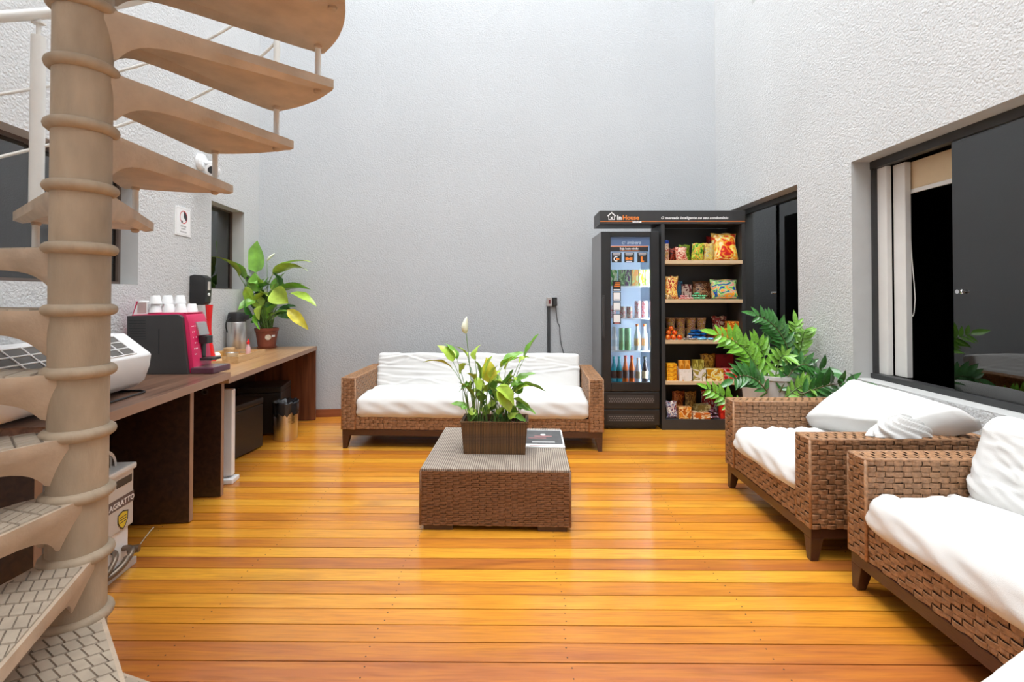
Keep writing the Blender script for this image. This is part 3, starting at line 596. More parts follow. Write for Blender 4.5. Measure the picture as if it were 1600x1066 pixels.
# air conditioner lying on the near desk
aq = Lth('air_conditioner', 'white wall air conditioner unit lying on the walnut desk', 'air conditioner', 3.46, 0, .82)
b = MB(); prof = [(.20, .016), (.20, .27), (.30, .302), (.388, .303), (.512, .203), (.522, .19), (.515, .13), (.49, .055), (.45, .022), (.376, .010), (.28, .012)]
b.prism(prof, .0, .84, 1); part('housing', b, M_WHITEP, aq, smooth=True, bevel=.006)
sl = Vector((.124, 0, -.100)).normalized(); up_ = Vector((.100, 0, .124)).normalized(); g0 = Vector((.392, 0, .300))
gp = MB(); q = [g0 + sl * .012 + up_ * .0015, g0 + sl * .150 + up_ * .0015]
gp.add([(q[0].x, .05, q[0].z), (q[1].x, .05, q[1].z), (q[1].x, .735, q[1].z), (q[0].x, .735, q[0].z)], [(0, 1, 2, 3)]); gr = part('intake_grille', gp, mat('dark_filter_mesh', (0.12, 0.11, 0.10), .7, var=.2), aq)
for i in range(4):
    a = g0 + sl * (.012 + .046 * i) + up_ * .003; b = MB(); b.tube([(a.x, .045, a.z), (a.x, .74, a.z)], .0035, 6); part('grille_bar', b, M_WHITEP, gr)
for j in range(9):
    y = .05 + j * .0856; a = g0 + sl * .010 + up_ * .004; c = g0 + sl * .152 + up_ * .004; b = MB(); b.tube([a + Vector((0, y, 0)), c + Vector((0, y, 0))], .0032, 6); part('grille_bar', b, M_WHITEP, gr)
b = MB(); b.tube([(.20, .80, .005), (.50, .80, .005), (.54, .76, .005), (.54, .5, .006), (.46, .48, .006)], .005, 6); part('wire_stand', b, M_BLACK, aq, smooth=True)
# coffee machine (square to the room, near side facing the camera end)
cf = thing('coffee_machine', 'black and magenta coffee machine on the walnut desk', 'coffee machine', (-2.49, 3.0, .82))
b = MB(); prof = [(.012, .0), (.012, .372), (.33, .382), (.352, .374), (.364, .362), (.405, .0)]
b.prism(prof, .0, .024, 1); sd = part('side_panel', b, M_CHAR, cf, bevel=.004)
b = MB(); b.prism(prof, .206, .23, 1); part('side_panel', b, M_CHAR, cf, bevel=.004)
for i in range(8):
    b = MB(); b.box(.022 + .002 * i, .135, -.0015, .0, .345 - .0165 * i - .006, .345 - .0165 * i); part('vent_slot', b, M_INK, sd)
b = MB(); b.box(.215, .222, -.0015, 0, .13, .29); part('hinge_slot', b, M_INK, sd)
b = MB(); b.prism([(.02, .004), (.02, .378), (.34, .390), (.375, .378), (.392, .33), (.425, .06), (.425, .004)], .024, .206, 1); bd = part('body', b, M_PINK, cf, bevel=.008, smooth=True)
b = MB(); b.box(.408, .555, .018, .205, .0, .040); part('drip_tray', b, mat('plum_plastic', (0.10, 0.03, 0.05), .35), cf, bevel=.008)
b = MB(); b.box(.425, .548, .03, .195, .0405, .0425); part('drip_grate', b, M_STEEL, cf)
b = MB(); b.prism([(.372, .24), (.372, .335), (.405, .325), (.428, .24)], .085, .18, 1); part('display', b, M_STEEL, cf, bevel=.006)
b = MB(); b.box(.36, .46, .10, .165, .185, .236); b.box(.41, .425, .115, .15, .09, .19); b.box(.40, .50, .09, .19, .075, .092); part('spout', b, M_BLACK, cf, bevel=.006)
ic = MB()
for j in range(6):
    for i in range(3):
        if (i + j) % 4 == 3: continue
        z = .30 - .036 * j; x = .398 + (.33 - z) * .1225; y = .038 + i * .014; ic.box(x, x + .001, y, y + .005, z, z + .007)
part('touch_icons', ic, M_WINK, bd)
b = MB(); b.box(.12, .37, .03, .20, .384, .392); part('cup_tray', b, M_PINK, cf, bevel=.004)
# things on the coffee machine
cz = .82 + .392
cb = thing('desk_calendar', 'small white and pink desk calendar box on the coffee machine', 'calendar', (-2.43, 3.075, .82 + .377), R(8))
b = MB(); b.prism([(-.045, 0), (.045, 0), (.038, .088), (-.012, .092)], -.032, .032, 1); part('stand', b, M_PAPER, cb, bevel=.003)
b = MB(); b.box(-.018, .034, -.0335, -.0322, .012, .080); part('page', b, mat('rose_grey_print', (.5, .36, .34), .6), cb)
b = MB(); b.prism([(-.047, 0), (-.043, 0), (-.016, .088), (-.024, .088)], -.033, .033, 1); part('cover', b, M_PINK, cb)
def cup(label, x, y, z, flip):
    b = MB(); pr = [(.022, 0), (.025, .004), (.034, .046), (.036, .055), (.033, .055), (.030, .046), (.021, .006), (0, .006)]
    if flip: pr = [(r, .055 - z_) for r, z_ in pr]
    b.lathe(pr, 22, cap=False); o = tag(link('espresso_cup', b.mesh('espresso_cup', M_WHITEP, smooth=True), None, (x, y, z)), label, 'cup', 'white cups on the coffee machine'); return o
cl = 'small upturned white cup standing on the tray of the coffee machine'
for x, y, n in ((-2.345, 3.065, 2), (-2.325, 3.145, 2), (-2.26, 3.07, 1), (-2.245, 3.15, 2), (-2.185, 3.075, 1), (-2.165, 3.15, 1)):
    for k in range(n): cup('small upturned white cup on top of another on the coffee machine' if k else cl, x, y, cz + .0005 + k * .0556, k == 0 or n == 2)
# wall dispenser
ds = Lth('wall_dispenser', 'black wall dispenser above the wooden tray', 'dispenser', 1.30, 0.001, 1.243)
b = MB(); b.prism([(0, 0.02), (.0, .235), (.03, .245), (.09, .242), (.118, .222), (.124, .12), (.118, .02), (.10, 0), (.02, 0)], 0, .095, 1); part('housing', b, M_BLACK, ds, bevel=.006, smooth=True)
b = MB(); b.box(.1235, .1265, .03, .07, .12, .19); b.lathe([(.0, 0), (.012, 0)], 12, cap=False); part('sight_window', b, M_GREYP, ds, bevel=.002)
b = MB(); b.lathe([(0, 0), (.013, 0), (.013, .006), (0, .008)], 14, cap=False); part('push_button', b, M_WHITEP, ds, (.122, .048, .085), (0, pi / 2, 0), smooth=True)
# wooden tray with its things
tr = Lth('serving_tray', 'pale wooden serving tray with cut-out handles on the amber desk', 'tray', 1.345, .055, .781)
b = MB(); b.box(0, .34, 0, .53, 0, .008); part('base', b, M_TRAY, tr)
for y in (0, .518):
    b = MB(); b.box(0, .12, y, y + .012, .008, .05); b.box(.22, .34, y, y + .012, .008, .05); b.box(.12, .22, y, y + .012, .008, .018); b.box(.12, .22, y, y + .012, .038, .05); part('end_board', b, M_TRAY, tr)
for x in (0, .328):
    b = MB(); b.box(x, x + .012, .012, .518, .008, .05); part('side_board', b, M_TRAY, tr)
TZ = .7895
b = MB(); b.lathe([(0.05, 0), (.054, .004), (.044, .05), (.024, .16), (.0175, .26), (.019, .34), (.027, .455), (.024, .455), (.015, .30), (0, .1)], 28, cap=False)
tag(link('hourglass_vase', b.mesh('hourglass_vase', M_RED, smooth=True), None, W(1.265, .135, TZ)), 'tall red hourglass shaped vase standing on the tray', 'vase')
b = MB(); b.lathe([(.024, 0), (.028, .02), (.03, .035), (.02, .05), (.008, .056), (0, .056)], 18); tag(link('sugar_pot', b.mesh('sugar_pot', M_WHITEP, smooth=True), None, W(1.13, .13, TZ)), 'small white sugar pot on the tray', 'pot')
b = MB(); b.lathe([(.035, 0), (.045, .01), (.052, .034), (.049, .034), (.04, .012), (0, .008)], 24, cap=False); tag(link('steel_bowl', b.mesh('steel_bowl', M_STEEL, smooth=True), None, W(.99, .19, TZ)), 'shallow stainless steel bowl on the tray', 'bowl')
b = MB(); b.lathe([(.042, 0), (.045, .01), (.045, .05), (.047, .052), (.047, .066), (.0, .068)], 24); tag(link('wooden_jar', b.mesh('wooden_jar', M_TRAY, smooth=True), None, W(.90, .125, TZ)), 'round pale wooden jar on the tray', 'jar')
b = MB(); b.box(-.03, .03, -.02, .02, 0, .05); tag(link('tea_box', b.mesh('tea_box', mat('ochre_card', (.55, .30, .08), .6), bevel=.002), None, W(1.03, .10, TZ), (0, 0, SK)), 'small ochre tea box on the tray', 'box')
bt = Lth('dropper_bottle', 'small clear pink bottle with red cap on the tray', 'bottle', .87, .27, TZ)
b = MB(); b.lathe([(.019, 0), (.021, .01), (.021, .06), (.011, .085), (.011, .095)], 18); part('bottle_body', b, mat('pale_pink_plastic', (.75, .45, .45), .3), bt, smooth=True)
b = MB(); b.lathe([(.013, .095), (.013, .118), (.006, .122), (.005, .14), (0, .14)], 16); part('cap', b, M_RED, bt, smooth=True)
th = Lth('pump_thermos', 'steel pump thermos flask with black top beside the tray', 'thermos', .705, .098, .781)
b = MB(); b.lathe([(.076, 0), (.08, .006), (.08, .285), (.076, .295)], 32); part('steel_body', b, M_STEEL, th, smooth=True)
b = MB(); b.lathe([(.077, .295), (.078, .30), (.076, .345), (.07, .375), (.06, .383), (0, .385)], 32); part('pump_head', b, M_BLACK, th, smooth=True)
b = MB(); b.box(.04, .105, -.03, .03, .312, .36); part('spout', b, M_BLACK, th, bevel=.012, smooth=True)
b = MB(); b.tube(bez((-.02, -.074, .335), (-.05, -.14, .32), (-.035, -.105, .205), 10), .006, 8); part('carry_handle', b, M_BLACK, th, smooth=True)
# sign on the wall
sg = Lth('wall_sign', 'small white notice with a red and black round emblem on pale wall', 'sign', 1.503, .001, 1.787)
b = MB(); b.box(0, .006, 0, .21, 0, .222); part('plate', b, M_PAPER, sg, bevel=.001)
b = MB(); b.box(.0061, .0066, .012, .198, .010, .0115); b.box(.0061, .0066, .012, .198, .2105, .212); b.box(.0061, .0066, .012, .0135, .010, .212); b.box(.0061, .0066, .1965, .198, .010, .212); part('border_line', b, M_GREYINK, sg)
def yz_disc(mb, cy, cz_, r0, r1, a0, a1, x, n=24):
    for i in range(n):
        p, q = a0 + (a1 - a0) * i / n, a0 + (a1 - a0) * (i + 1) / n
        mb.add([(x, cy + r0 * cos(p), cz_ + r0 * sin(p)), (x, cy + r1 * cos(p), cz_ + r1 * sin(p)), (x, cy + r1 * cos(q), cz_ + r1 * sin(q)), (x, cy + r0 * cos(q), cz_ + r0 * sin(q))], [(0, 1, 2, 3)])
b = MB(); yz_disc(b, .105, .145, .044, .051, 0, 2 * pi, .0067); part('red_ring', b, M_REDINK, sg)
b = MB(); yz_disc(b, .105, .145, .0, .044, -.7, pi / 2, .0067); b.box(.0064, .0068, .075, .093, .10, .118); part('black_figure', b, M_INK, sg)
b = MB()
rnd = random.Random(2)
for z, w_ in ((.068, .074), (.048, .060), (.024, .086)):
    y = .105 - w_ / 2
    while y < .105 + w_ / 2: l = rnd.uniform(.006, .011); b.box(.0064, .0068, y, y + l, z, z + .012); y += l + .0035
part('small_print', b, M_GREYINK, sg)
# security camera on the wall
sc_ = Lth('security_camera', 'white bullet security camera on the pale wall', 'camera', 1.165, 0.001, 2.43)
b = MB(); b.lathe([(0, 0), (.045, 0), (.045, .02), (.036, .028), (0, .028)], 24, cap=False); part('wall_mount', b, M_WHITEP, sc_, (0, 0, 0), (0, pi / 2, 0), smooth=True)
b = MB(); b.tube([(.025, 0, 0), (.07, 0, -.005), (.085, -.01, -.03)], .012, 10); part('arm', b, M_WHITEP, sc_, smooth=True)
b = MB(); b.tube([(.05, .05, -.035), (.10, -.07, -.06)], .034, 18); b.tube([(.10, -.07, -.06), (.104, -.08, -.062)], .028, 18); part('housing', b, M_WHITEP, sc_, smooth=True)
b = MB(); b.tube([(.1042, -.0805, -.0622), (.1046, -.0815, -.0624)], .020, 18); part('lens', b, M_INK, sc_, smooth=True); sc_.scale = (1.5, 1.5, 1.5)
# under the desks
def cube_seat(label, s, d, rz, h, w=.40):
    t = Lth('cube_ottoman', label, 'ottoman', s, d, 0, rz)
    b = MB(); b.box(-w / 2, w / 2, -w / 2, w / 2, .012, h - .055); part('upholstered_box', b, M_LEATH, t, bevel=.010)
    b = MB(); b.box(-w / 2 - .003, w / 2 + .003, -w / 2 - .003, w / 2 + .003, h - .053, h); part('padded_lid', b, M_LEATH, t, bevel=.014)
    for x in (-1, 1):
        for y in (-1, 1): b = MB(); b.lathe([(.014, 0), (.016, .014)], 10, (x * (w / 2 - .04), y * (w / 2 - .04))); part('foot', b, M_BLACK, t)
cube_seat('black leatherette cube ottoman next to the white panel heater', 1.13, .235, R(-14), .435, .36)
cube_seat('black leatherette cube ottoman behind the steel waste bin', .46, .26, R(6), .45, .38)
bn = Lth('waste_bin', 'perforated steel waste bin with black liner under the amber desk', 'bin', .765, .56)
b = MB(); b.lathe([(.098, 0), (.10, .004), (.106, .27), (.103, .27), (.096, .012), (0, .010)], 36, cap=False); part('steel_drum', b, M_STEEL, bn, smooth=True)
b = MB()
def liner(u, v):
    a = 2 * pi * u; w_ = sin(13 * a) * .35 + sin(7 * a + 1) * .4 + sin(23 * a) * .25; r = .1095 + .004 * w_ * (1 - abs(2 * v - 1)); return ((r - .06 * max(0, v - .6)) * cos(a), (r - .06 * max(0, v - .6)) * sin(a), .235 + .02 * w_ * (v < .1) + .115 * min(v, .6) / .6 + .008 * w_ - .10 * max(0, v - .6))
b.grid(liner, 72, 10); part('bin_liner', b, mat('black_film', (.02, .02, .022), .18, var=.2), bn, smooth='all', fix=False)
hp = MB()
for i in range(5):
    for j in range(9):
        a = R(-60 + j * 4); r = .1055; z = .20 - i * .011; hp.box(r * cos(a) - .0015, r * cos(a) + .0012, r * sin(a) - .0015, r * sin(a) + .0015, z, z + .003)
part('perforations', hp, M_INK, bn)
ht = Lth('panel_heater', 'upright slim white panel heater beside the desk leg', 'heater', 1.80, .12)
b = MB(); b.box(0, .44, .0, .05, .05, .655); part('panel', b, M_WHITEP, ht, bevel=.006)
b = MB(); b.box(.33, .46, -.03, .08, 0, .035); b.box(.36, .40, .01, .04, .035, .06); part('foot', b, M_WHITEP, ht, bevel=.008); b = MB(); b.box(.02, .12, -.03, .08, 0, .035); b.box(.05, .09, .01, .04, .035, .06); part('foot', b, M_WHITEP, ht, bevel=.008)
# floor unit under the near desk
fu = Lth('condenser_unit', 'grey white air conditioner condenser with emblem under the walnut desk', 'air conditioner', 3.25, .17)
b = MB(); b.box(0, .385, 0, .45, .20, .475); cs = part('casing', b, M_GREYP, fu, bevel=.008)
b = MB(); b.box(-.008, .396, -.008, .458, .47, .50); part('lid', b, mat('pale_grey_plastic', (.66, .64, .61), .4, var=.03), fu, bevel=.01)
b = MB(); b.box(.01, .372, .01, .435, .035, .20); part('lower_casing', b, M_WHITEP, fu, bevel=.006)
b = MB(); b.box(-.01, .40, -.012, .455, 0, .035); part('base_pan', b, M_GREYP, fu, bevel=.005)
b = MB(); b.box(.3852, .3862, .33, .435, .412, .448); part('recessed_grip', b, M_CHAR, cs)
b = MB(); b.box(.3852, .3866, .02, .449, .312, .362); bd_ = part('brand_band', b, mat('dark_plum_label', (.10, .075, .08), .4), cs)
lettering('AGRATTO', .036, M_WINK, bd_, (.3868, .283, .322), (pi / 2, 0, pi / 2), bold=.0006)
b = MB(); shp = [(-.036, .03), (0, .042), (.036, .03), (.034, -.01), (.018, -.036), (0, -.05), (-.018, -.036), (-.034, -.01)]
b.add([(.3866, .375 + x, .252 + z) for x, z in shp], [tuple(range(8))]); sh = part('shield_emblem', b, mat('yellow_print', (.70, .52, .03), .4), cs)
b = MB()
for i in range(8):
    (x, z), (x2, z2) = shp[i], shp[(i + 1) % 8]; b.add([(.3870, .375 + x, .252 + z), (.3870, .375 + x2, .252 + z2), (.3870, .375 + x2 * .84, .252 + z2 * .84), (.3870, .375 + x * .84, .252 + z * .84)], [(0, 1, 2, 3)])
for i in range(3): b.box(.3868, .3872, .353, .397, .238 + i * .012, .242 + i * .012)
part('shield_lines', b, M_CHAR, sh)
b = MB(); n = 20
for i in range(n):
    a, c = pi * i / n, pi * (i + 1) / n
    for r0, r1, x0_, x1_ in ((.085, .10, .18, .34),):
        b.add([(x0_, .3 + r1 * cos(a), .50 + r1 * sin(a)), (x1_, .3 + r1 * cos(a), .50 + r1 * sin(a)), (x1_, .3 + r1 * cos(c), .50 + r1 * sin(c)), (x0_, .3 + r1 * cos(c), .50 + r1 * sin(c))], [(0, 1, 2, 3)])
        b.add([(x1_, .3 + r0 * cos(a), .50 + r0 * sin(a)), (x1_, .3 + r1 * cos(a), .50 + r1 * sin(a)), (x1_, .3 + r1 * cos(c), .50 + r1 * sin(c)), (x1_, .3 + r0 * cos(c), .50 + r0 * sin(c))], [(3, 2, 1, 0)])
fg = part('fan_hood', b, M_GREYP, fu, fix=False)
b = MB(); b.add([(.325, .3 + .086 * cos(pi * i / 16), .50 + .086 * sin(pi * i / 16)) for i in range(17)], [tuple(range(17))]); part('fan_dark', b, M_INK, fg)
for i in range(7):
    y = .3 - .066 + i * .022; h = math.sqrt(max(0, .086 ** 2 - (y - .3) ** 2)); b = MB(); b.tube([(.335, y, .50), (.335, y, .50 + h)], .003, 6); part('fan_bar', b, M_GREYP, fg)
for pts, rv in ((bez((.37, .40, .10), (.44, .41, .11), (.43, .33, .075), 8), .013), (bez((.43, .34, .085), (.45, .28, .06), (.40, .20, .045), 8), .015), (bez((.37, .33, .12), (.43, .30, .13), (.42, .22, .07), 8), .012), ([(.385, .415, .085), (.43, .425, .085)], .018)):
    b = MB(); b.tube(pts, rv, 10); part('copper_valve', b, mat('dull_brass', (.20, .15, .11), .35, .7, var=.3), fu, smooth=True)
b = MB(); b.tube(bez((.42, .44, .09), (.43, .47, .12), (.45, .50, .15), 6), .0022, 6); part('wire', b, M_GREYP, fu)
# outlet, conduit and cord on the back wall
ou = thing('wall_outlet', 'grey and black power outlets with a dark conduit on the back wall', 'outlet', (CORNER.x + 3.19 * cos(SK), CORNER.y + 3.19 * sin(SK), 0), SK)
b = MB(); b.box(-.055, .004, -.045, -.001, 1.195, 1.295); g_ = part('outlet_box', b, mat('grey_plastic', (.42, .38, .36), .4), ou, bevel=.004)
b = MB(); b.box(-.036, -.016, -.0465, -.045, 1.222, 1.268); part('switch', b, mat('dark_red_plastic', (.16, .015, .015), .4), g_)
b = MB(); b.box(.008, .062, -.045, -.001, 1.195, 1.295); b2 = part('outlet_box', b, M_BLACK, ou, bevel=.004)
b = MB(); b.box(.015, .055, -.075, -.045, 1.205, 1.27); part('plug', b, M_CHAR, b2, bevel=.006)
b = MB(); b.box(-.047, -.014, -.03, -.001, .0, 1.195); part('conduit', b, mat('dark_grey_conduit', (.045, .047, .05), .5), ou, bevel=.003)
b = MB(); b.tube(bez((.045, -.06, 1.205), (.05, -.06, 1.0), (.085, -.04, .98), 8) + bez((.095, -.035, .95), (.09, -.03, .8), (.14, -.03, .66), 8) + bez((.16, -.03, .5), (.2, -.03, .1), (.5, -.03, .012), 8), .0045, 8); part('power_cord', b, M_INK, ou, smooth=True)
# ------------------------------------------------------------------ vending corner
mk = thing('display_shelf', 'tall black open shelf unit with pale shelves and printed header', 'shelf', (0, 4.67, 0))
for x in (1.432, 2.222):
    b = MB(); b.box(x, x + .036, 0, .35, 0, 2.022); part('side_panel', b, M_BLACKM, mk, bevel=.002)
b = MB(); b.box(1.468, 2.222, .335, .35, 0, 2.022); part('back_panel', b, M_BLACKM, mk)
b = MB(); b.box(1.468, 2.222, 0.004, .335, 0, .10); part('plinth', b, M_BLACKM, mk, bevel=.002)
SZ = (1.664, 1.28, .878, .477)
for z in SZ:
    b = MB(); b.box(1.469, 2.228, -.004, .333, z - .034, z); part('shelf_board', b, M_SHELFW, mk, bevel=.002)
b = MB(); b.box(.828, 2.26, 0, .35, 2.024, 2.156); hd = part('header', b, M_BLACKM, mk, bevel=.003)
b = MB(); b.box(.832, 2.256, -.0015, 0, 2.046, 2.052); part('orange_line', b, M_ORANGE, hd)
lettering('In', .062, M_WINK, hd, (.998, -.001, 2.066), bold=.0022)
lettering('House', .062, M_ORANGE, hd, (1.052, -.001, 2.066), bold=.0018)
b = MB(); b.box(1.152, 1.238, -.0022, -.001, 2.036, 2.052); mkb = part('market_tab', b, M_WINK, hd)
lettering('MARKET', .016, M_INK, mkb, (1.158, -.0024, 2.038), extrude=.0002, spacing=1.1)
lettering('O mercado inteligente no seu condomínio', .036, M_WINK, hd, (1.43, -.001, 2.072), italic=.25, bold=.0009, spacing=1.06)
b = MB(); b.prism([(.902, 2.105), (.945, 2.142), (.988, 2.105), (.981, 2.098), (.945, 2.129), (.909, 2.098)], -.002, -.0005, 1); b.box(.914, .920, -.002, -.0005, 2.066, 2.104); b.box(.970, .976, -.002, -.0005, 2.066, 2.104); b.box(.914, .976, -.002, -.0005, 2.064, 2.069)
b.prism([(.932, 2.072), (.940, 2.072), (.945, 2.080), (.950, 2.072), (.958, 2.072), (.950, 2.084), (.958, 2.096), (.950, 2.096), (.945, 2.088), (.940, 2.096), (.932, 2.096), (.940, 2.084)], -.002, -.0005, 1); part('house_logo', b, M_WINK, hd)
# beverage cooler
FX0, FX1, FY, FD, FH = .846, 1.413, 4.67, .59, 1.95
fr = thing('beverage_cooler', 'black glass door beverage cooler beside the shelf unit', 'cooler', (0, FY, 0))
M_FIN = mat('cooler_liner', (.52, .60, .70), .4, var=.03); M_FOUT = mat('cooler_charcoal_paint', (.24, .243, .247), .42, var=.05)
b = MB(); b.box(FX0, FX0 + .03, .05, FD, .06, FH); b.box(FX1 - .03, FX1, .05, FD, .06, FH); b.box(FX0 + .03, FX1 - .03, FD - .03, FD, .06, FH); b.box(FX0 + .03, FX1 - .03, .05, FD - .03, FH - .03, FH); b.box(FX0 + .03, FX1 - .03, .05, FD - .03, .36, .43); part('cabinet', b, M_FOUT, fr)
b = MB(); b.box(FX0 + .031, FX0 + .04, .055, FD - .031, .431, FH - .031); b.box(FX1 - .04, FX1 - .031, .055, FD - .031, .431, FH - .031); b.box(FX0 + .04, FX1 - .04, FD - .04, FD - .031, .431, FH - .031); b.box(FX0 + .04, FX1 - .04, .055, FD - .04, FH - .04, FH - .031); b.box(FX0 + .04, FX1 - .04, .055, FD - .04, .431, .44); part('liner', b, M_FIN, fr)
b = MB(); b.box(FX1 - .062, FX1 - .048, .058, .072, .46, FH - .06); ls = part('light_strip', b, mat('led_diffuser', (.86, .93, 1.0), .5, var=.01, emit=45.0), fr)
gx0, gx1, gz0, gz1 = .936, 1.326, .463, 1.90
b = MB(); b.box(FX0, gx0, 0, .045, .378, FH); b.box(gx1, FX1, 0, .045, .378, FH); b.box(gx0, gx1, 0, .045, .378, gz0); b.box(gx0, gx1, 0, .045, gz1, FH); dr = part('door', b, M_BLACK, fr, bevel=.006)
b = MB(); b.box(gx0, gx1, .018, .024, gz0, gz1); part('glass', b, M_FGLASS, dr)
b = MB(); b.box(FX0 + .004, FX0 + .022, -.022, 0, .92, 1.30); b.box(FX0 + .004, FX0 + .03, -.008, 0, .90, 1.32); part('handle', b, M_CHAR, dr, bevel=.005)
b = MB(); b.box(FX0 + .002, FX1 - .002, 0, .05, .205, .372); b.box(FX0 + .002, FX1 - .002, 0, .05, .045, .200); gp = part('grille_panel', b, M_BLACK, fr, bevel=.010)
for zc, z0, z1 in ((0, .262, .338), (1, .082, .148)):
    b = MB(); b.box(FX0 + .055, FX1 - .055, -.003, 0, z0, z1); o = part('grille', b, M_CHAR, gp, bevel=.008)
    nrow = int((z1 - z0 - .012) / .017)
    h = MB()
    for i in range(nrow):
        for j in range(19): x = FX0 + .068 + j * .0232 + (.0116 if i % 2 else 0); z = z0 + .010 + i * .017; h.box(x, x + .012, -.0055, -.003, z, z + .007)
    part('grille_studs', h, mat('grille_stud', (.20, .19, .185), .35), o)
b = MB(); b.box(FX0 + .03, FX1 - .03, .03, FD - .02, 0.012, .06); b.box(FX0 + .03, FX0 + .07, .05, .09, 0, .02); b.box(FX1 - .07, FX1 - .03, .05, .09, 0, .02); b.box(FX0 + .03, FX0 + .07, FD - .09, FD - .05, 0, .02); b.box(FX1 - .07, FX1 - .03, FD - .09, FD - .05, 0, .02); part('base', b, M_INK, fr)
CZ = (1.415, 1.092, .765)
M_WIRE = mat('white_wire', (.75, .78, .80), .4)
for z in CZ:
    b = MB(); b.box(FX0 + .042, FX1 - .042, .09, .095, z - .012, z); b.box(FX0 + .042, FX1 - .042, .50, .505, z - .012, z)
    for i in range(24): x = FX0 + .05 + i * .0205; b.box(x, x + .003, .095, .50, z - .003, z)
    part('wire_shelf', b, M_WIRE, fr)
# prints on the glass
M_BLUEP = mat('steel_blue_film', (.10, .16, .30), .4, var=.1)
b = MB(); b.box(gx0 + .001, gx1 - .001, .0165, .0175, 1.812, gz1 - .002); pb = part('logo_band', b, M_BLUEP, dr)
lettering('imbera', .05, mat('pale_blue_ink', (.42, .52, .66), .5), pb, (1.10, .0162, 1.826), extrude=.0002, italic=.15, bold=.0008)
b = MB()
for i in range(10):
    a, c = R(40 + i * 25), R(40 + (i + 1) * 25); b.add([(1.07 + .022 * cos(a), .0160, 1.838 + .014 * sin(a)), (1.07 + .022 * cos(c), .0160, 1.838 + .014 * sin(c)), (1.07 + .016 * cos(c), .0160, 1.838 + .009 * sin(c)), (1.07 + .016 * cos(a), .0160, 1.838 + .009 * sin(a))], [(0, 1, 2, 3)])
part('swirl_mark', b, mat('pale_blue_ink', (.42, .52, .66), .5), pb)
b = MB(); b.box(gx0 + .001, gx1 - .015, .0165, .0175, 1.752, 1.806); wb = part('welcome_band', b, M_INK, dr)
b = MB(); b.box(gx0 + .001, gx1 - .015, .0158, .0165, 1.800, 1.807); b.box(1.03, 1.225, .0158, .0164, 1.761, 1.7635); part('orange_line', b, M_ORANGE, wb)
lettering('Seja bem-vindo', .030, M_WINK, wb, (1.028, .0162, 1.772), extrude=.0002, bold=.0008)
for i, x in enumerate((.948, 1.072, 1.202)):
    b = MB(); b.box(x, x + .098, .0165, .0175, 1.645, 1.744); c = part('instruction_card', b, M_INK, dr)
    b = MB(); b.box(x + .012, x + .086, .0158, .0165, 1.727, 1.733); b.box(x + .016, x + .080, .0158, .0165, 1.716, 1.722); part('small_print', b, M_WINK, c)
    b = MB(); cx, cz_ = x + .045, 1.68
    if i == 0:
        for k in range(16):
            a, d_ = R(60 + k * 15), R(60 + (k + 1) * 15); b.add([(cx + r * cos(t_), .0158, cz_ + r * sin(t_)) for r, t_ in ((.026, a), (.026, d_), (.017, d_), (.017, a))], [(0, 1, 2, 3)])
        part('ring_icon', b, M_WINK, c); b = MB(); b.box(cx, cx + .03, .0156, .0158, cz_ - .008, cz_ + .006); part('arrow_icon', b, M_ORANGE, c)
    elif i == 1:
        for q in (-.018, .022): b.box(cx + q - .014, cx + q + .014, .0156, .0163, cz_ - .014, cz_ + .016)
        b.box(cx - .008, cx + .012, .0156, .0163, cz_ - .006, cz_ + .006); part('card_icon', b, M_ORANGE, c)
        b = MB(); b.box(cx - .026, cx + .032, .0158, .0165, cz_ - .028, cz_ - .021); part('small_print', b, M_WINK, c)
    else:
        b.box(cx - .012, cx + .006, .0156, .0163, cz_ - .03, cz_ + .024); b.box(cx + .006, cx + .02, .0156, .0163, cz_ - .03, cz_ - .018); part('phone_icon', b, M_ORANGE, c)
for z0, z1 in ((1.36, 1.462), (1.262, 1.352), (1.165, 1.252), (1.036, 1.135)):
    b = MB(); b.box(.957, 1.037, .0150, .0162, z0, z1); c = part('payment_card', b, M_INK, dr)
    if z0 > 1.3:
        b = MB(); [b.box(.982 - .006 * i, 1.030, .0146, .0150, z1 - .024 - .017 * i, z1 - .014 - .017 * i) for i in range(3)]; part('orange_print', b, M_ORANGE, c); b = MB(); b.box(.965, 1.03, .0146, .0150, z0 + .006, z0 + .02); part('small_print', b, M_WINK, c)
    else:
        b = MB(); b.box(.965, 1.030, .0146, .0150, z0 + .018 if z0 < 1.1 else z0 + .006, z1 - .006); part('white_field', b, M_PAPER, c)
        b = MB(); b.box(.972, 1.024, .0142, .0146, z0 + .004 if z0 < 1.1 else z0 + .012, z0 + .014 if z0 < 1.1 else z0 + .020); part('small_print', b, mat('pale_red_ink', (.6, .25, .25), .5) if z0 < 1.1 else M_GREYINK, c)
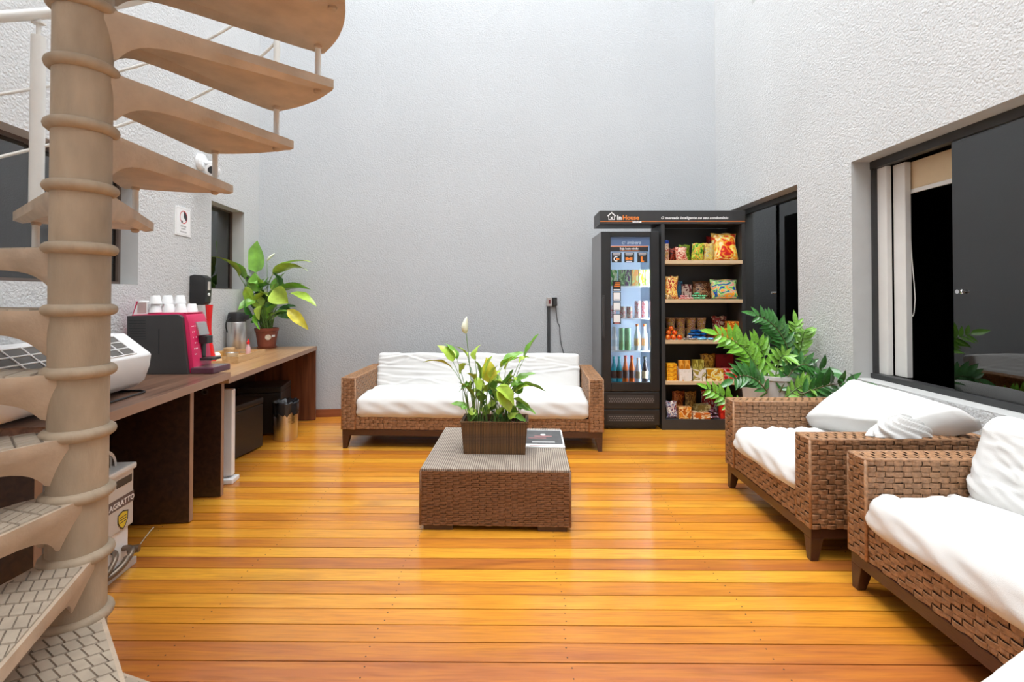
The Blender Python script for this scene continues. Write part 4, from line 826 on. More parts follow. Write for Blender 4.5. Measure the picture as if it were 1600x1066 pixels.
# ---- goods
def px(p0, p1, yt, yb, Y):
    """size in metres of what spans p0..p1, yt..yb in the photograph at depth Y, and its X"""
    return ((p0 + p1) / 2 - 806) / 740 * Y, (p1 - p0) / 740 * Y, (yb - yt) / 740 * Y
def rgb(h): return tuple(((int(h[i:i + 2], 16) / 255) ** 2.2) for i in (0, 2, 4))
def bag(name, label, cat, p, Y, z, cols, seed=1, tilt=0.0, rz=0.0, depth=None, group=None, scale=4.0):
    x, w, h = px(*p, Y); d = depth or min(.09, w * .42); mb = MB(); rnd = random.Random(seed); ph = rnd.uniform(0, 6)
    def f(u, v, sd):
        e = max(0, 1 - abs(2 * u - 1) ** 3.2); g = max(0, 1 - abs(2 * v - 1) ** 4); nar = 1 - .10 * (1 - abs(2 * v - 1)) ** .5 + .04
        t = d / 2 * (e * g) ** .5 * (1.25 - .5 * v) + .004 * sin(9 * u + ph) * sin(7 * v + ph) * e * g
        return ((u - .5) * w * nar + .006 * sin(5 * v + ph), sd * t, v * h + .004 * sin(11 * u + ph) * (v > .95))
    mb.grid(lambda u, v: f(u, v, -1), 14, 16); mb.grid(lambda u, v: f(1 - u, v, 1), 14, 16)
    m = print_mat('print_' + label.replace(' ', '_')[:40], [rgb(c) for c in cols], scale, .28, seed * 1.37)
    o = link(name, mb.mesh(name, m, smooth='all', fix=False), None, (x, Y, z + .0012), (R(tilt), 0, R(rz))); return tag(o, label, cat, group)
def carton(name, label, cat, p, Y, z, cols, seed=1, depth=.06, rz=0.0, group=None, scale=3.0, tray=False):
    x, w, h = px(*p, Y); mb = MB()
    if tray:
        mb.box(-w / 2, w / 2, -depth / 2, depth / 2, 0, .004); mb.box(-w / 2, -w / 2 + .004, -depth / 2, depth / 2, .004, h); mb.box(w / 2 - .004, w / 2, -depth / 2, depth / 2, .004, h); mb.box(-w / 2, w / 2, depth / 2 - .004, depth / 2, .004, h * 1.1); mb.box(-w / 2, w / 2, -depth / 2, -depth / 2 + .004, .004, h * .95)
    else: mb.box(-w / 2, w / 2, -depth / 2, depth / 2, 0, h)
    m = print_mat('print_' + label.replace(' ', '_')[:40], [rgb(c) for c in cols], scale, .35, seed * 2.1, .6)
    return tag(link(name, mb.mesh(name, m, bevel=.0 if tray else .0015), None, (x, Y, z + .0008), (0, 0, R(rz))), label, cat, group)
z = SZ[0]
b = MB(); b.lathe([(.026, 0), (.027, .004), (.027, .165), (.026, .17)], 22); tin = thing('snack_tin', 'tall printed tin with blue cap on the top shelf', 'tin', (1.502, 4.74, z + .0005))
part('tin_body', b, print_mat('tin_print', [rgb(c) for c in ('c9a24a', '7a4a1c', 'e8d9c0', 'a03018')], 5), tin, smooth=True); b = MB(); b.lathe([(.028, .17), (.028, .195), (.02, .205), (0, .207)], 22); part('cap', b, mat('blue_cap', rgb('1d3f9a'), .35), tin, smooth=True)
bag('snack_bag', 'narrow dark red snack bag next to the blue capped tin', 'snack bag', (1045, 1056, 384, 404), 4.80, z, ('5a1712', '2f0c0a', 'a23a24'), 2)
bag('snack_bag', 'cream and red snack bag with a heart shaped mark', 'snack bag', (1055, 1073, 383, 404), 4.72, z, ('e6c9a6', 'c8322a', 'f0dcc0', 'b03a2a'), 3)
bag('snack_bag', 'olive green snack bag behind the cream and red bag', 'snack bag', (1060, 1078, 378, 404), 4.83, z, ('7d9a2c', '9fb83c', '5f7a20'), 4)
bag('snack_bag', 'bright green and yellow snack bag on the top shelf', 'snack bag', (1080, 1099, 377, 404), 4.72, z, ('3f8f2a', '2a6f1e', 'b9d44a', 'd98a2a'), 5)
bag('snack_bag', 'slim grey and yellow snack bag on the top shelf', 'snack bag', (1098.5, 1114, 377, 404), 4.73, z, ('cfc8b4', 'a89c80', 'e0d060', 'c08a4a'), 6)
bag('snack_bag', 'deep red snack bag behind the big red chips bag', 'snack bag', (1104, 1130, 363, 403), 4.89, z, ('a3171a', '7d1012', 'c42a20'), 7, tilt=-4)
bag('chips_bag', 'big red and yellow chips bag on the top shelf', 'snack bag', (1113, 1152, 361, 405), 4.745, z, ('c41f1f', 'e23a22', 'f0a030', 'f4d060', 'f2dcae'), 8, tilt=-8, depth=.11, scale=3.0)
z = SZ[1]
bag('snack_bag', 'tall yellow and red snack bag on the second shelf', 'snack bag', (1039.5, 1059, 431, 467), 4.73, z, ('d83a22', 'f0c030', 'f4e6a0', 'e89020', 'b02a1a'), 9, tilt=-5)
bag('snack_bag', 'dark teal blue snack bag behind the tall yellow bag', 'snack bag', (1056, 1065, 438, 466), 4.83, z, ('1d4a78', '2a6a80', '14305a'), 10)
carton('snack_box', 'dark red box of sweets on the second shelf', 'box', (1063, 1078, 443, 466), 4.84, z, ('7a1420', '5a0e18', 'c8b0a0'), 11)
bag('snack_bag', 'brown chocolate snack bag on the second shelf', 'snack bag', (1082, 1112, 440, 468), 4.87, z, ('6a3a24', '8a5434', '3f2014', 'b58a64'), 12, tilt=-6)
bag('chips_bag', 'blue chips bag with a green burst on the second shelf', 'snack bag', (1110, 1152, 437, 468), 4.745, z, ('1f4fa8', '153a80', '7ac050', 'b8e08a', 'e08aa8', 'f0a030'), 13, tilt=-8, depth=.11, scale=3.2)
def pellets(name, label, cat, group, spots, Y, z, size, cols, seed, kind='bag'):
    for i, (p, k) in enumerate(spots):
        x = (p - 806) / 740 * Y; b = MB()
        if kind == 'ball':
            b.lathe([(0, 0), (size * .6, size * .12), (size, size * .7), (size, size * 1.2), (size * .6, size * 1.8), (0, size * 1.95)], 14, cap=False)
        else:
            def f(u, v, sd, w=size * 2.2, h=size * 1.4): e = max(0, 1 - abs(2 * u - 1) ** 4) * max(0, 1 - abs(2 * v - 1) ** 4); return ((u - .5) * w, (v - .5) * h, size * .45 + sd * size * .42 * e ** .5)
            b.grid(lambda u, v: f(u, v, 1), 8, 8); b.grid(lambda u, v: f(1 - u, v, -1), 8, 8)
        m = print_mat('print_' + name + cols[0] + str(i % 3), [rgb(c) for c in cols], 3.0, .25, seed + i % 3)
        o = link(name, b.mesh(name, m, smooth='all', fix=False), None, (x, Y + (.035 if k else 0) + .012 * (i % 2), z + .001 + k * size * (1.6 if kind == 'ball' else .95)), (0, 0, seed + i * 1.3)); tag(o, label, cat, group)
pellets('candy_packet', 'small pink and white candy packet on the second shelf', 'candy', 'pink candies on the second shelf', [(1063, 0), (1069, 0), (1075, 0), (1081, 0), (1067, 1), (1074, 1)], 4.71, z, .022, ('e88a90', 'f2d8d0', 'd04a50'), 1)
pellets('mint_packet', 'small green mint packet piled on the second shelf', 'candy', 'green mints on the second shelf', [(1085, 0), (1091, 0), (1098, 0), (1087, 1), (1095, 1), (1091, 2), (1101, 1)], 4.70, z, .024, ('2aa05a', '8ae0b0', '1a7a44'), 2)
bag('snack_packet', 'tiny caramel wrapped snack at the front of the second shelf', 'candy', (1040, 1049, 461, 468), 4.69, z, ('b8863a', 'e8c890', '7a4a20'), 31)
z = SZ[2]
def noodle(label, p, k, Y):
    x, w, h = px(p - 7.5, p + 7.5, 0, 16, Y); b = MB(); r = w / 2
    b.lathe([(r * .76, 0), (r * .8, .004), (r * .98, h * .9), (r * 1.04, h * .92), (r * 1.04, h * .97), (r * .95, h), (0, h)], 20)
    tag(link('snack_cup', b.mesh('snack_cup', print_mat('cup_print' + str(int(p) % 3), [rgb(c) for c in ('b08a78', 'd0b4a4', '7a3028', 'c0a050')], 5, .4, p), smooth=True), None, (x, Y, z + .001 + k * (h + .0006))), label, 'cup', 'snack cups on the third shelf')
for p in (1047, 1062.5, 1078.5, 1094):
    for k in (0, 1): noodle(('upper' if k else 'lower') + ' printed paper snack cup of a pair stacked on the third shelf', p, k, 4.88)
bag('snack_bag', 'red and brown pouch behind the orange boxes', 'snack bag', (1111, 1134, 497, 531), 4.90, z, ('8a1a1c', 'a82a26', '4a1010', 'd8b8a0'), 15)
pellets('orange_candy', 'round red and orange wrapped candy piled on the third shelf', 'candy', 'orange candies on the third shelf', [(1043, 0), (1052, 0), (1061, 0), (1046, 1), (1055, 1), (1050, 2)], 4.71, z, .026, ('e0401c', 'f0902a', 'd02a14'), 3, 'ball')
pellets('chocolate_bar', 'small brown and white chocolate bar on the third shelf', 'candy', 'brown bars on the third shelf', [(1069, 0), (1075, 0), (1081, 0), (1087, 0), (1078, 1)], 4.70, z, .022, ('5a3020', 'e0d4c8', '3a1c12'), 4)
pellets('blue_packet', 'shiny blue snack packet piled on the third shelf', 'candy', 'blue packets on the third shelf', [(1080, 0), (1088, 0), (1097, 0), (1083, 1), (1091, 1), (1099, 1), (1086, 2), (1094, 2)], 4.78, z, .034, ('1a5aa8', '2a80c8', '123f80'), 5)
pellets('light_blue_packet', 'flat light blue snack packet at the front of the third shelf', 'candy', 'light blue packets on the third shelf', [(1093, 0), (1101, 0), (1109, 0)], 4.70, z, .027, ('2a90b8', '8ac8e0', '1a6a98'), 6)
pellets('brown_packet', 'reddish brown snack packet next to the blue packets', 'candy', 'brown packets on the third shelf', [(1107, 0), (1115, 0), (1111, 1), (1119, 0)], 4.78, z, .03, ('6a2a1c', '8a4a30', '401810'), 7)
carton('snack_box', 'wide orange box on the third shelf', 'box', (1119, 1150, 513, 531), 4.76, z, ('e88a1a', 'f2a42a', 'c8680f'), 16, .12)
carton('snack_box', 'small orange box resting on the wide orange box', 'box', (1134, 1150, 503, 513), 4.77, z + .1170, ('e07a14', 'f6b040', 'b85a10'), 17, .09)
z = SZ[3]
for k in range(4):
    o = carton('cookie_pack', 'yellow orange cookie pack stacked at the end of fourth shelf', 'cookie pack', (1039.5, 1054.5, 0, 6.4), 4.73, z + k * .0426, ('e89a1a', 'f6bc30', 'd07a10'), 18 + k, .07, rz=(k % 2) * 5 - 2, group='cookie packs on the fourth shelf')
carton('display_carton', 'white display carton with orange window and round seal', 'carton', (1057, 1077.5, 576, 595), 4.72, z, ('e6dcd0', 'f0e8e0', 'e6dcd0', 'e09a50'), 23, .09, tray=True, scale=1.6)
carton('display_carton', 'white display carton with olive window and round seal', 'carton', (1078, 1099, 576, 595), 4.72, z, ('e4dcd4', 'f0e8e0', 'a09040', 'e4dcd4'), 24, .09, tray=True, scale=1.6)
for cx_ in (1062, 1082.5):
    pass
for i, p in enumerate(((1059, 1067), (1067.5, 1076))): carton('cereal_bar', 'orange cereal bar box standing in the white display carton', 'box', (p[0], p[1], 564, 594), 4.735, z + .004, ('e8962a', 'f4b450', 'cf7a18'), 25, .04, group='orange boxes in the display carton')
for i, p in enumerate(((1080, 1088.5), (1089, 1097))): carton('cereal_bar', 'olive cereal bar box standing in the white display carton', 'box', (p[0], p[1], 563, 594), 4.735, z + .004, ('a8963a', 'c8b85a', '8a7828'), 26, .04, group='olive boxes in the display carton')
bag('snack_bag', 'golden brown pouch behind the olive boxes', 'snack bag', (1092, 1115, 557, 594), 4.88, z, ('c08a2a', 'd8a848', '8a5a1c'), 27)
carton('display_carton', 'yellow display carton of bars on the fourth shelf', 'carton', (1099.5, 1125, 577, 595), 4.73, z, ('e8b020', 'f4d050', 'f0e8b0', 'c88a10'), 28, .10, scale=2.2)
carton('snack_box', 'dark red box with pale lettering behind the red carton', 'box', (1115, 1145, 558, 594), 4.89, z, ('7a1218', '6a0e14', '8a1c20'), 29, .06)
carton('display_carton', 'bright red display carton of bars on the fourth shelf', 'carton', (1126, 1151, 577, 595), 4.73, z, ('d01a1a', 'e02a22', 'f0c8c0', 'b81414'), 30, .10, scale=2.0)
z = .10
bag('snack_pouch', 'white and blue coffee pouch on the bottom shelf', 'pouch', (1040, 1057, 631, 657), 4.73, z, ('d8d8dc', 'b8bcc8', '3a4a80', '8a3a34', 'e8e4e0'), 32, tilt=-5)
bag('snack_pouch', 'orange brown pouch at the back of the bottom shelf', 'pouch', (1048, 1067, 622, 657), 4.91, z, ('b85a28', 'd07a3a', '7a3418'), 33)
carton('snack_box', 'orange printed box on the bottom shelf', 'box', (1058, 1077, 639, 657), 4.73, z, ('d8801c', 'e89a3a', 'f0d8a0', 'b85f10'), 34, .06)
bag('snack_pouch', 'dull gold pouch leaning at the back of the bottom shelf', 'pouch', (1069, 1088, 621, 657), 4.85, z, ('8a6a3a', 'a8884a', '5a3f1c'), 35, tilt=-6, rz=10)
carton('snack_box', 'pale olive box lying on the bottom shelf', 'box', (1084, 1105, 640, 650), 4.80, z + .058, ('a89a6a', 'c0b480', '7a6a3a'), 36, .09, rz=14)
carton('snack_box', 'low orange and cream box beside the orange printed box', 'box', (1078, 1104, 648, 657), 4.75, z, ('d8903a', 'f0e0c0', 'c0601c'), 37, .12)
bag('snack_pouch', 'dark red pouch at the back of the bottom shelf', 'pouch', (1093, 1120, 620, 657), 4.90, z, ('8a1218', 'b01a20', '5a0a10', 'd8c0c0'), 38)
pellets('silver_packet', 'silver and plum snack packet on the bottom shelf', 'candy', 'silver packets on the bottom shelf', [(1109, 0), (1116, 0), (1110, 1), (1117, 1), (1113, 2)], 4.72, z, .03, ('c8b8c0', '8a6a78', '4a1a28'), 8)
carton('snack_box', 'bright red box standing on the bottom shelf', 'box', (1122, 1136, 636, 657), 4.73, z, ('d0241c', 'e03a2a', 'a81812'), 39, .05)
# ---- drinks
def bottle(label, p, Y, z, h, r, body, cap, band, group, name='drink_bottle', opening=.45):
    x = (p - 806) / 740 * Y; t = thing(name, label, 'bottle', (x, Y, z + .0005), 0, group)
    b = MB(); b.lathe([(r * .9, 0), (r, .008), (r, h * .5), (r * .93, h * .56), (r * .45, h * .8), (r * opening, h * .9)], 16); part('bottle_body', b, body, t, smooth=True)
    b = MB(); b.lathe([(r * .52, h * .9), (r * .52, h), (0, h)], 14); part('cap', b, cap, t, smooth=True)
    if band: b = MB(); b.lathe([(r * 1.01, h * .18), (r * 1.01, h * .46)], 16, cap=False); part('label_band', b, band, t, smooth=True)
def can(label, p, Y, z, h, r, m, group):
    x = (p - 806) / 740 * Y; t = thing('drink_can', label, 'can', (x, Y, z + .0005), 0, group)
    b = MB(); b.lathe([(r * .82, 0), (r, .008), (r, h - .012), (r * .85, h - .002)], 18); part('can_body', b, m, t, smooth=True); b = MB(); b.lathe([(r * .85, h - .002), (r * .86, h), (r * .78, h - .003), (0, h - .003)], 18, cap=False); part('can_lid', b, M_STEEL, t, smooth=True)
z = CZ[0]
jc = [('green and cream juice carton on the upper cooler shelf', ('8ac860', 'e8e8c0', '4a9a3a'), (954, 963.5)), ('purple and green juice carton on the upper cooler shelf', ('8a5a80', 'a8d090', '5a7a4a'), (966, 974.5)), ('lilac and green juice carton on the upper cooler shelf', ('a07890', 'b0dca0', '6a4a6a'), (975.5, 984)), ('peach coloured juice carton on the upper cooler shelf', ('e0c080', 'c0d890', 'e8a060'), (986, 996)), ('yellow and white juice carton on the upper cooler shelf', ('d8e040', 'e8f0f0', 'b8c830'), (997.5, 1006)), ('lemon yellow juice carton beside the cooler light', ('e0e850', 'f0f4e0', 'a8c020'), (1007.5, 1014))]
for i, (l, c, p) in enumerate(jc): carton('juice_carton', l, 'carton', (p[0], p[1], 420, 445), 4.80, z, c, 40 + i, .055)
z = CZ[1]
M_CANR = print_mat('red_white_can', [rgb(c) for c in ('d02a34', 'e86a70', 'f4e8e8')], 4, .25, 3); M_CANG = mat('pale_green_can', rgb('9ad09a'), .25, .3, var=.2); M_CANP = print_mat('pastel_can', [rgb(c) for c in ('d0a0a8', 'e8d8d8', 'b0c8a8', 'c04a54')], 5, .25, 5)
for p, Y in ((957, 4.80), (957, 4.89)): can('red soda can behind the payment cards', p, Y, z, .12, .031, M_CANR, 'red cans behind the cards')
for p in (972.5, 983): can('pastel printed can on the middle cooler shelf', p, 4.80, z, .115, .030, M_CANP, 'pastel cans in the cooler')
for p in (996, 1007):
    for k in (0, 1): can('red and white can stacked in twos in the cooler', p, 4.80, z + k * .0852, .085, .031, M_CANR, 'stacked red and white cans')
z = CZ[2]
M_CLEAR = mat('clear_bottle', (.66, .74, .80), .12, var=.1); M_CAPO = mat('orange_cap', rgb('e8743a'), .35); M_CAPW = mat('white_cap', (.8, .8, .8), .35); M_LIGHTO = mat('peach_drink', rgb('f0c08a'), .2); M_TEAL = mat('teal_drink', rgb('2aa8b8'), .2); M_ORD = mat('orange_drink', rgb('e86a20'), .2); M_DARKD = mat('dark_cola', (.02, .012, .012), .15); M_BANDW = mat('pale_band', rgb('c8d8e0'), .4); M_CAPR = mat('red_cap', rgb('d84a3a'), .35); M_BANDB = mat('brown_band', rgb('5a3a30'), .4)
bottle('white milk drink bottle on the lower middle cooler shelf', 959.5, 4.80, z, .235, .032, M_WHITEP, M_CAPW, M_BANDW, None, opening=.6)
for p in (971, 980.5): can('tall pale green can on the lower middle cooler shelf', p, 4.80, z, .225, .030, M_CANG, 'pale green cans in the cooler')
for p in (995, 1006.5): bottle('clear bottle with orange cap and peach drink', p, 4.80, z, .265, .031, M_CLEAR, M_CAPO, M_LIGHTO, 'bottles with orange caps')
z = .4415
for p in (958.5, 967): bottle('teal drink bottle on the bottom of the cooler', p, 4.79, z, .262, .028, M_TEAL, mat('teal_cap', rgb('30b0b8'), .35), M_BANDB, 'teal drink bottles')
for p in (976.5, 986.5): bottle('orange soda bottle with red cap in the cooler', p, 4.79, z, .272, .0295, M_ORD, M_CAPR, M_BANDB, 'orange soda bottles')
for p in (996.5,): bottle('clear water bottle on the bottom of the cooler', p, 4.79, z, .25, .030, M_CLEAR, M_CAPW, mat('tan_band', rgb('b8a888'), .4), None)
bottle('dark cola bottle on the bottom of the cooler', 1007, 4.79, z, .26, .031, M_DARKD, M_INK, mat('tan_band', rgb('b8a888'), .4), None)
# ------------------------------------------------------------------ plants
def leaf_mesh(L, Wd, droop, curl, m, tipbend=0.0, n=9, k=4, pow_=1.0):
    """leaf along +x from the origin, blade up = +z; droop bends it downwards"""
    mb = MB(); mb.cur = 0
    def f(u, v):
        t = u; s = 2 * v - 1; wid = Wd / 2 * (sin(pi * t ** .72) ** .85 if 0 < t < 1 else 0) * (1 - .15 * t); a = droop * t + tipbend * t * t
        if abs(a) < 1e-4: x, z = L * t, 0
        else:
            # arc length walk
            x = z = 0; N_ = 8
            for q in range(N_): tt = t * (q + .5) / N_; aa = droop * tt + tipbend * tt * tt; x += L * t / N_ * cos(aa); z -= L * t / N_ * sin(aa)
        return (x, s * wid, z + curl * abs(s) ** 1.5 * wid + .004 * sin(t * 14 + s * 2) * abs(s))
    mb.grid(f, n, 2 * k); return mb.mesh('leaf', m, smooth='all', fix=False)
LEAFV = {}
def leaf(parent, base, az, el, L, Wd, droop, m, stem_from=None, curl=.35, roll=0.0, label=None, tip=0.0, stem_r=.0022):
    o = link('leaf', leaf_mesh(L, Wd, droop, curl, m, tip), parent, base)
    mx = Matrix.Translation(Vector(base)) @ Matrix.Rotation(R(az), 4, 'Z') @ Matrix.Rotation(R(-el), 4, 'Y') @ Matrix.Rotation(R(roll), 4, 'X'); o.matrix_local = mx
    if stem_from is not None:
        inv = mx.inverted(); p0 = Vector(stem_from); p1 = Vector(base); d = Vector((cos(R(az)) * cos(R(el)), sin(R(az)) * cos(R(el)), sin(R(el)))); mid = p1 - d * (p1 - p0).length * .35
        pts = [inv @ q for q in bez(p0, mid * .6 + (p0 + Vector((0, 0, (p1.z - p0.z) * .6))) * .4, p1, 7)]
        b = MB(); b.tube(pts, [stem_r * (1.3 - .5 * i / 7) for i in range(8)], 6); part('stalk', b, M_STEM, o, smooth='all')
    if label: o['label'] = label
    return o
def spathe(parent, base, stem_from, L, Wd, az, el, m=M_SPATHE):
    b = MB()
    def f(u, v): a = (v - .5) * 4.6; w = Wd / 2 * sin(pi * u ** .7) ** .8 if 0 < u < 1 else 0; return (w * cos(a) * .62 - .35 * w, w * sin(a), L * u)
    b.grid(f, 10, 10); o = link('flower', b.mesh('flower', m, smooth='all', fix=False), parent)
    mx = Matrix.Translation(Vector(base)) @ Matrix.Rotation(R(az), 4, 'Z') @ Matrix.Rotation(R(el), 4, 'Y'); o.matrix_local = mx; o['label'] = 'ivory spathe'
    c = MB(); c.tube([(0, 0, .01), (0, 0, L * .55)], [.006, .004], 8); part('spadix', c, M_YELL, o, smooth='all')
    inv = mx.inverted(); p0, p1 = Vector(stem_from), Vector(base); s = MB(); s.tube([inv @ q for q in bez(p0, (p0 + p1) / 2 + Vector((.005, 0, .02)), p1, 8)], .0026, 6); part('stalk', s, M_STEM, o, smooth='all')
# planter on the coffee table
pl = thing('planted_trough', 'leafy peace lily in a brown woven trough on the coffee table', 'potted plant', (-.130, 2.995, .3478), R(-1.4))
M_TROUGH = weave_mat('brown_fine_weave', (0.045, 0.020, 0.008), (0.20, 0.095, 0.03), 33, 33, .5)
w0, w1, d0, d1, hh = .188, .204, .078, .094, .20
b = MB(); b.add([(-w0, -d0, 0), (w0, -d0, 0), (w0, d0, 0), (-w0, d0, 0), (-w1, -d1, hh), (w1, -d1, hh), (w1, d1, hh), (-w1, d1, hh), (-w1 + .012, -d1 + .012, hh), (w1 - .012, -d1 + .012, hh), (w1 - .012, d1 - .012, hh), (-w1 + .012, d1 - .012, hh), (-w0 + .012, -d0 + .012, .12), (w0 - .012, -d0 + .012, .12), (w0 - .012, d0 - .012, .12), (-w0 + .012, d0 - .012, .12)],
             [(0, 3, 2, 1), (0, 1, 5, 4), (1, 2, 6, 5), (2, 3, 7, 6), (3, 0, 4, 7), (4, 5, 9, 8), (5, 6, 10, 9), (6, 7, 11, 10), (7, 4, 8, 11), (8, 9, 13, 12), (9, 10, 14, 13), (10, 11, 15, 14), (11, 8, 12, 15)])
part('trough', b, M_TROUGH, pl, fix=False)
b = MB(); b.box(-.18, .18, -.07, .07, .11, .165); part('soil', b, M_SOIL, pl)
b = MB()
for q in ([(-w1, -d1), (w1, -d1)], [(w1, -d1), (w1, d1)], [(w1, d1), (-w1, d1)], [(-w1, d1), (-w1, -d1)]): b.tube([(q[0][0], q[0][1], hh), (q[1][0], q[1][1], hh)], .006, 8)
part('rim', b, M_TROUGH, pl, smooth=True)
def q3(p, y, Y):   # photo pixel at depth Y -> trough frame (the trough stands at Y=2.995)
    return Vector(((p - 806) / 740 * Y + .130, Y - 2.995, 1.33 - (y - 460) / 740 * Y - .3478))
LT = []   # (leaf start px,py, tip px,py, width px, depth, stem px, material, droop)
LT += [(708, 566, 682, 545, 15, 2.98, 735, M_GREENL, 55), (706, 575, 668, 568, 10, 2.95, 733, M_GREENL, 60), (714, 563, 696, 541, 13, 3.02, 736, M_GREENM, 45), (731, 560, 715, 544, 12, 3.0, 740, M_GREENL, 50), (728, 568, 721, 583, 10, 2.94, 738, M_GREENL, 40), (743, 562, 748, 541, 13, 2.97, 744, M_GREENL, 70), (733, 602, 719, 612, 12, 2.92, 738, M_GREENM, 30), (742, 625, 720, 600, 14, 2.95, 740, M_GREENM, 30),
       (756, 596, 768, 560, 18, 2.93, 748, M_GREENL, 20), (764, 598, 770, 562, 17, 2.96, 752, M_YELL, 25), (750, 592, 742, 566, 12, 3.0, 746, M_GREENM, 40), (770, 612, 778, 590, 13, 3.0, 756, M_GREENM, 30), (752, 610, 740, 590, 12, 2.94, 746, M_GREENL, 30), (776, 606, 800, 632, 22, 2.90, 772, M_GREENL, 45), (781, 604, 793, 642, 20, 2.91, 776, M_GREENL, 25), (786, 570, 816, 552, 16, 3.02, 780, M_GREENM, 20), (781, 575, 812, 560, 14, 3.05, 776, M_GREENL, 35),
       (818, 562, 840, 524, 15, 3.0, 792, M_GREENF, 8), (790, 580, 800, 560, 11, 2.96, 784, M_GREENL, 45), (812, 566, 826, 560, 10, 2.95, 790, M_GREENL, 80), (799, 588, 806, 594, 12, 2.93, 786, M_GREENL, 50), (806, 598, 834, 586, 12, 2.98, 790, M_GREENM, 45), (812, 602, 850, 612, 13, 2.97, 792, M_GREENM, 40), (806, 612, 824, 604, 12, 2.95, 788, M_GREENL, 40), (800, 622, 828, 640, 11, 2.93, 790, M_GREENM, 30), (806, 634, 834, 646, 11, 2.95, 794, M_GREENM, 35),
       (745, 640, 735, 660, 12, 2.97, 744, M_GREENM, 30), (760, 635, 772, 648, 12, 2.97, 756, M_GREEND, 30), (775, 622, 762, 612, 13, 2.98, 770, M_GREEND, 30), (790, 640, 782, 655, 11, 2.96, 786, M_GREEND, 30), (730, 638, 704, 634, 9, 3.0, 738, M_GREENM, 45), (802, 650, 822, 660, 11, 2.94, 796, M_GREENM, 35), (752, 628, 744, 610, 12, 3.02, 750, M_GREENM, 25), (786, 612, 790, 596, 12, 3.04, 782, M_GREENM, 25), (770, 640, 766, 620, 10, 3.03, 766, M_GREENM, 20), (796, 600, 800, 580, 11, 3.05, 788, M_GREENM, 25),
       (742, 648, 730, 640, 10, 2.94, 740, M_GREENL, 25), (758, 650, 750, 640, 10, 2.93, 756, M_GREENM, 25), (780, 648, 790, 636, 11, 2.93, 778, M_GREENM, 25), (796, 654, 808, 646, 10, 2.93, 792, M_GREENL, 25)]
rn = random.Random(12)
for q in range(34):
    sx_ = rn.uniform(735, 812); x_ = sx_ + rn.uniform(-14, 14); y_ = rn.uniform(590, 648); LT.append((x_, y_, x_ + rn.uniform(-20, 20), y_ - rn.uniform(-14, 22), rn.uniform(8, 13), rn.uniform(2.93, 3.05), sx_, rn.choice((M_GREENL, M_GREENM, M_GREENM, M_GREENL, M_GREENF)), rn.uniform(20, 55)))
for i, (x0_, y0_, x1_, y1_, wpx, Y, sx_, m_, dr_) in enumerate(LT):
    a = q3(x0_, y0_, Y); c = q3(x1_, y1_, Y - .02 * ((i % 3) - 1)); s0 = q3(sx_, 664, 2.98 + .03 * ((i % 5) / 2 - 1)); s0.z = .16; s0.x = max(-.16, min(.16, s0.x)); s0.y = max(-.06, min(.06, s0.y))
    d = c - a; L = d.length * (1.03 + dr_ / 300); az = math.degrees(math.atan2(d.y, d.x)); el = math.degrees(math.asin(max(-1, min(1, d.z / d.length)))) + dr_ / 2
    leaf(pl, a, az, el, L, wpx / 740 * Y * 1.6, R(dr_), m_, s0, roll=(20 if i % 2 else -25) + (60 if abs(d.x) < .5 * abs(d.z) else 0))
spathe(pl, q3(728.5, 522, 3.0), q3(742, 664, 2.98), .112, .075, 0, 2)
# pot plant on the amber desk
pp = Lth('potted_peace_lily', 'peace lily with yellowing leaves in a brown plastic pot on the desk', 'potted plant', .245, .185, .7812)
b = MB(); b.lathe([(.075, .012), (.082, .018), (.104, .17), (.112, .175), (.114, .205), (.106, .205), (.098, .175), (0, .165)], 32, cap=False); part('pot', b, M_TERRA, pp, smooth=True)
b = MB(); b.lathe([(.088, 0), (.098, .016), (.094, .016), (0, .008)], 28, cap=False); part('saucer', b, M_TERRA, pp, smooth=True)
b = MB(); b.lathe([(0, .172), (.10, .172)], 24, cap=False); part('soil', b, M_SOIL, pp)
st = MB()
for a0, dz, r0 in ((-48, .11, .028),):
    st.add([(0, r0 * cos(2 * pi * i / 20), r0 * sin(2 * pi * i / 20)) for i in range(20)], [tuple(range(20))])
o = link('round_sticker', st.mesh('round_sticker', mat('cream_sticker', (.72, .62, .5), .5, var=.15, vs_=40)), pp, (.0985 * cos(R(-62)), .0985 * sin(R(-62)), .115), (0, R(8), R(-62)))
st = MB(); st.add([(0, -.018, -.010), (0, .018, -.010), (0, .018, .012), (0, -.018, .012)], [(0, 1, 2, 3)]); link('price_sticker', st.mesh('price_sticker', M_PAPER), pp, (.100 * cos(R(-32)), .100 * sin(R(-32)), .125), (0, R(8), R(-32)))
inv_pp = (Matrix.Translation(Vector(W(.245, .185, .7812))) @ Matrix.Rotation(SK, 4, 'Z')).inverted()
def q4(p, y, Y):
    Y = min(Y, (2.183 + (.09 if 332 < p < 380 and 330 < y < 448 else -.05)) / ((806 - p) / 740 - .115)); return inv_pp @ Vector(((p - 806) / 740 * Y, Y, 1.33 - (y - 460) / 740 * Y))
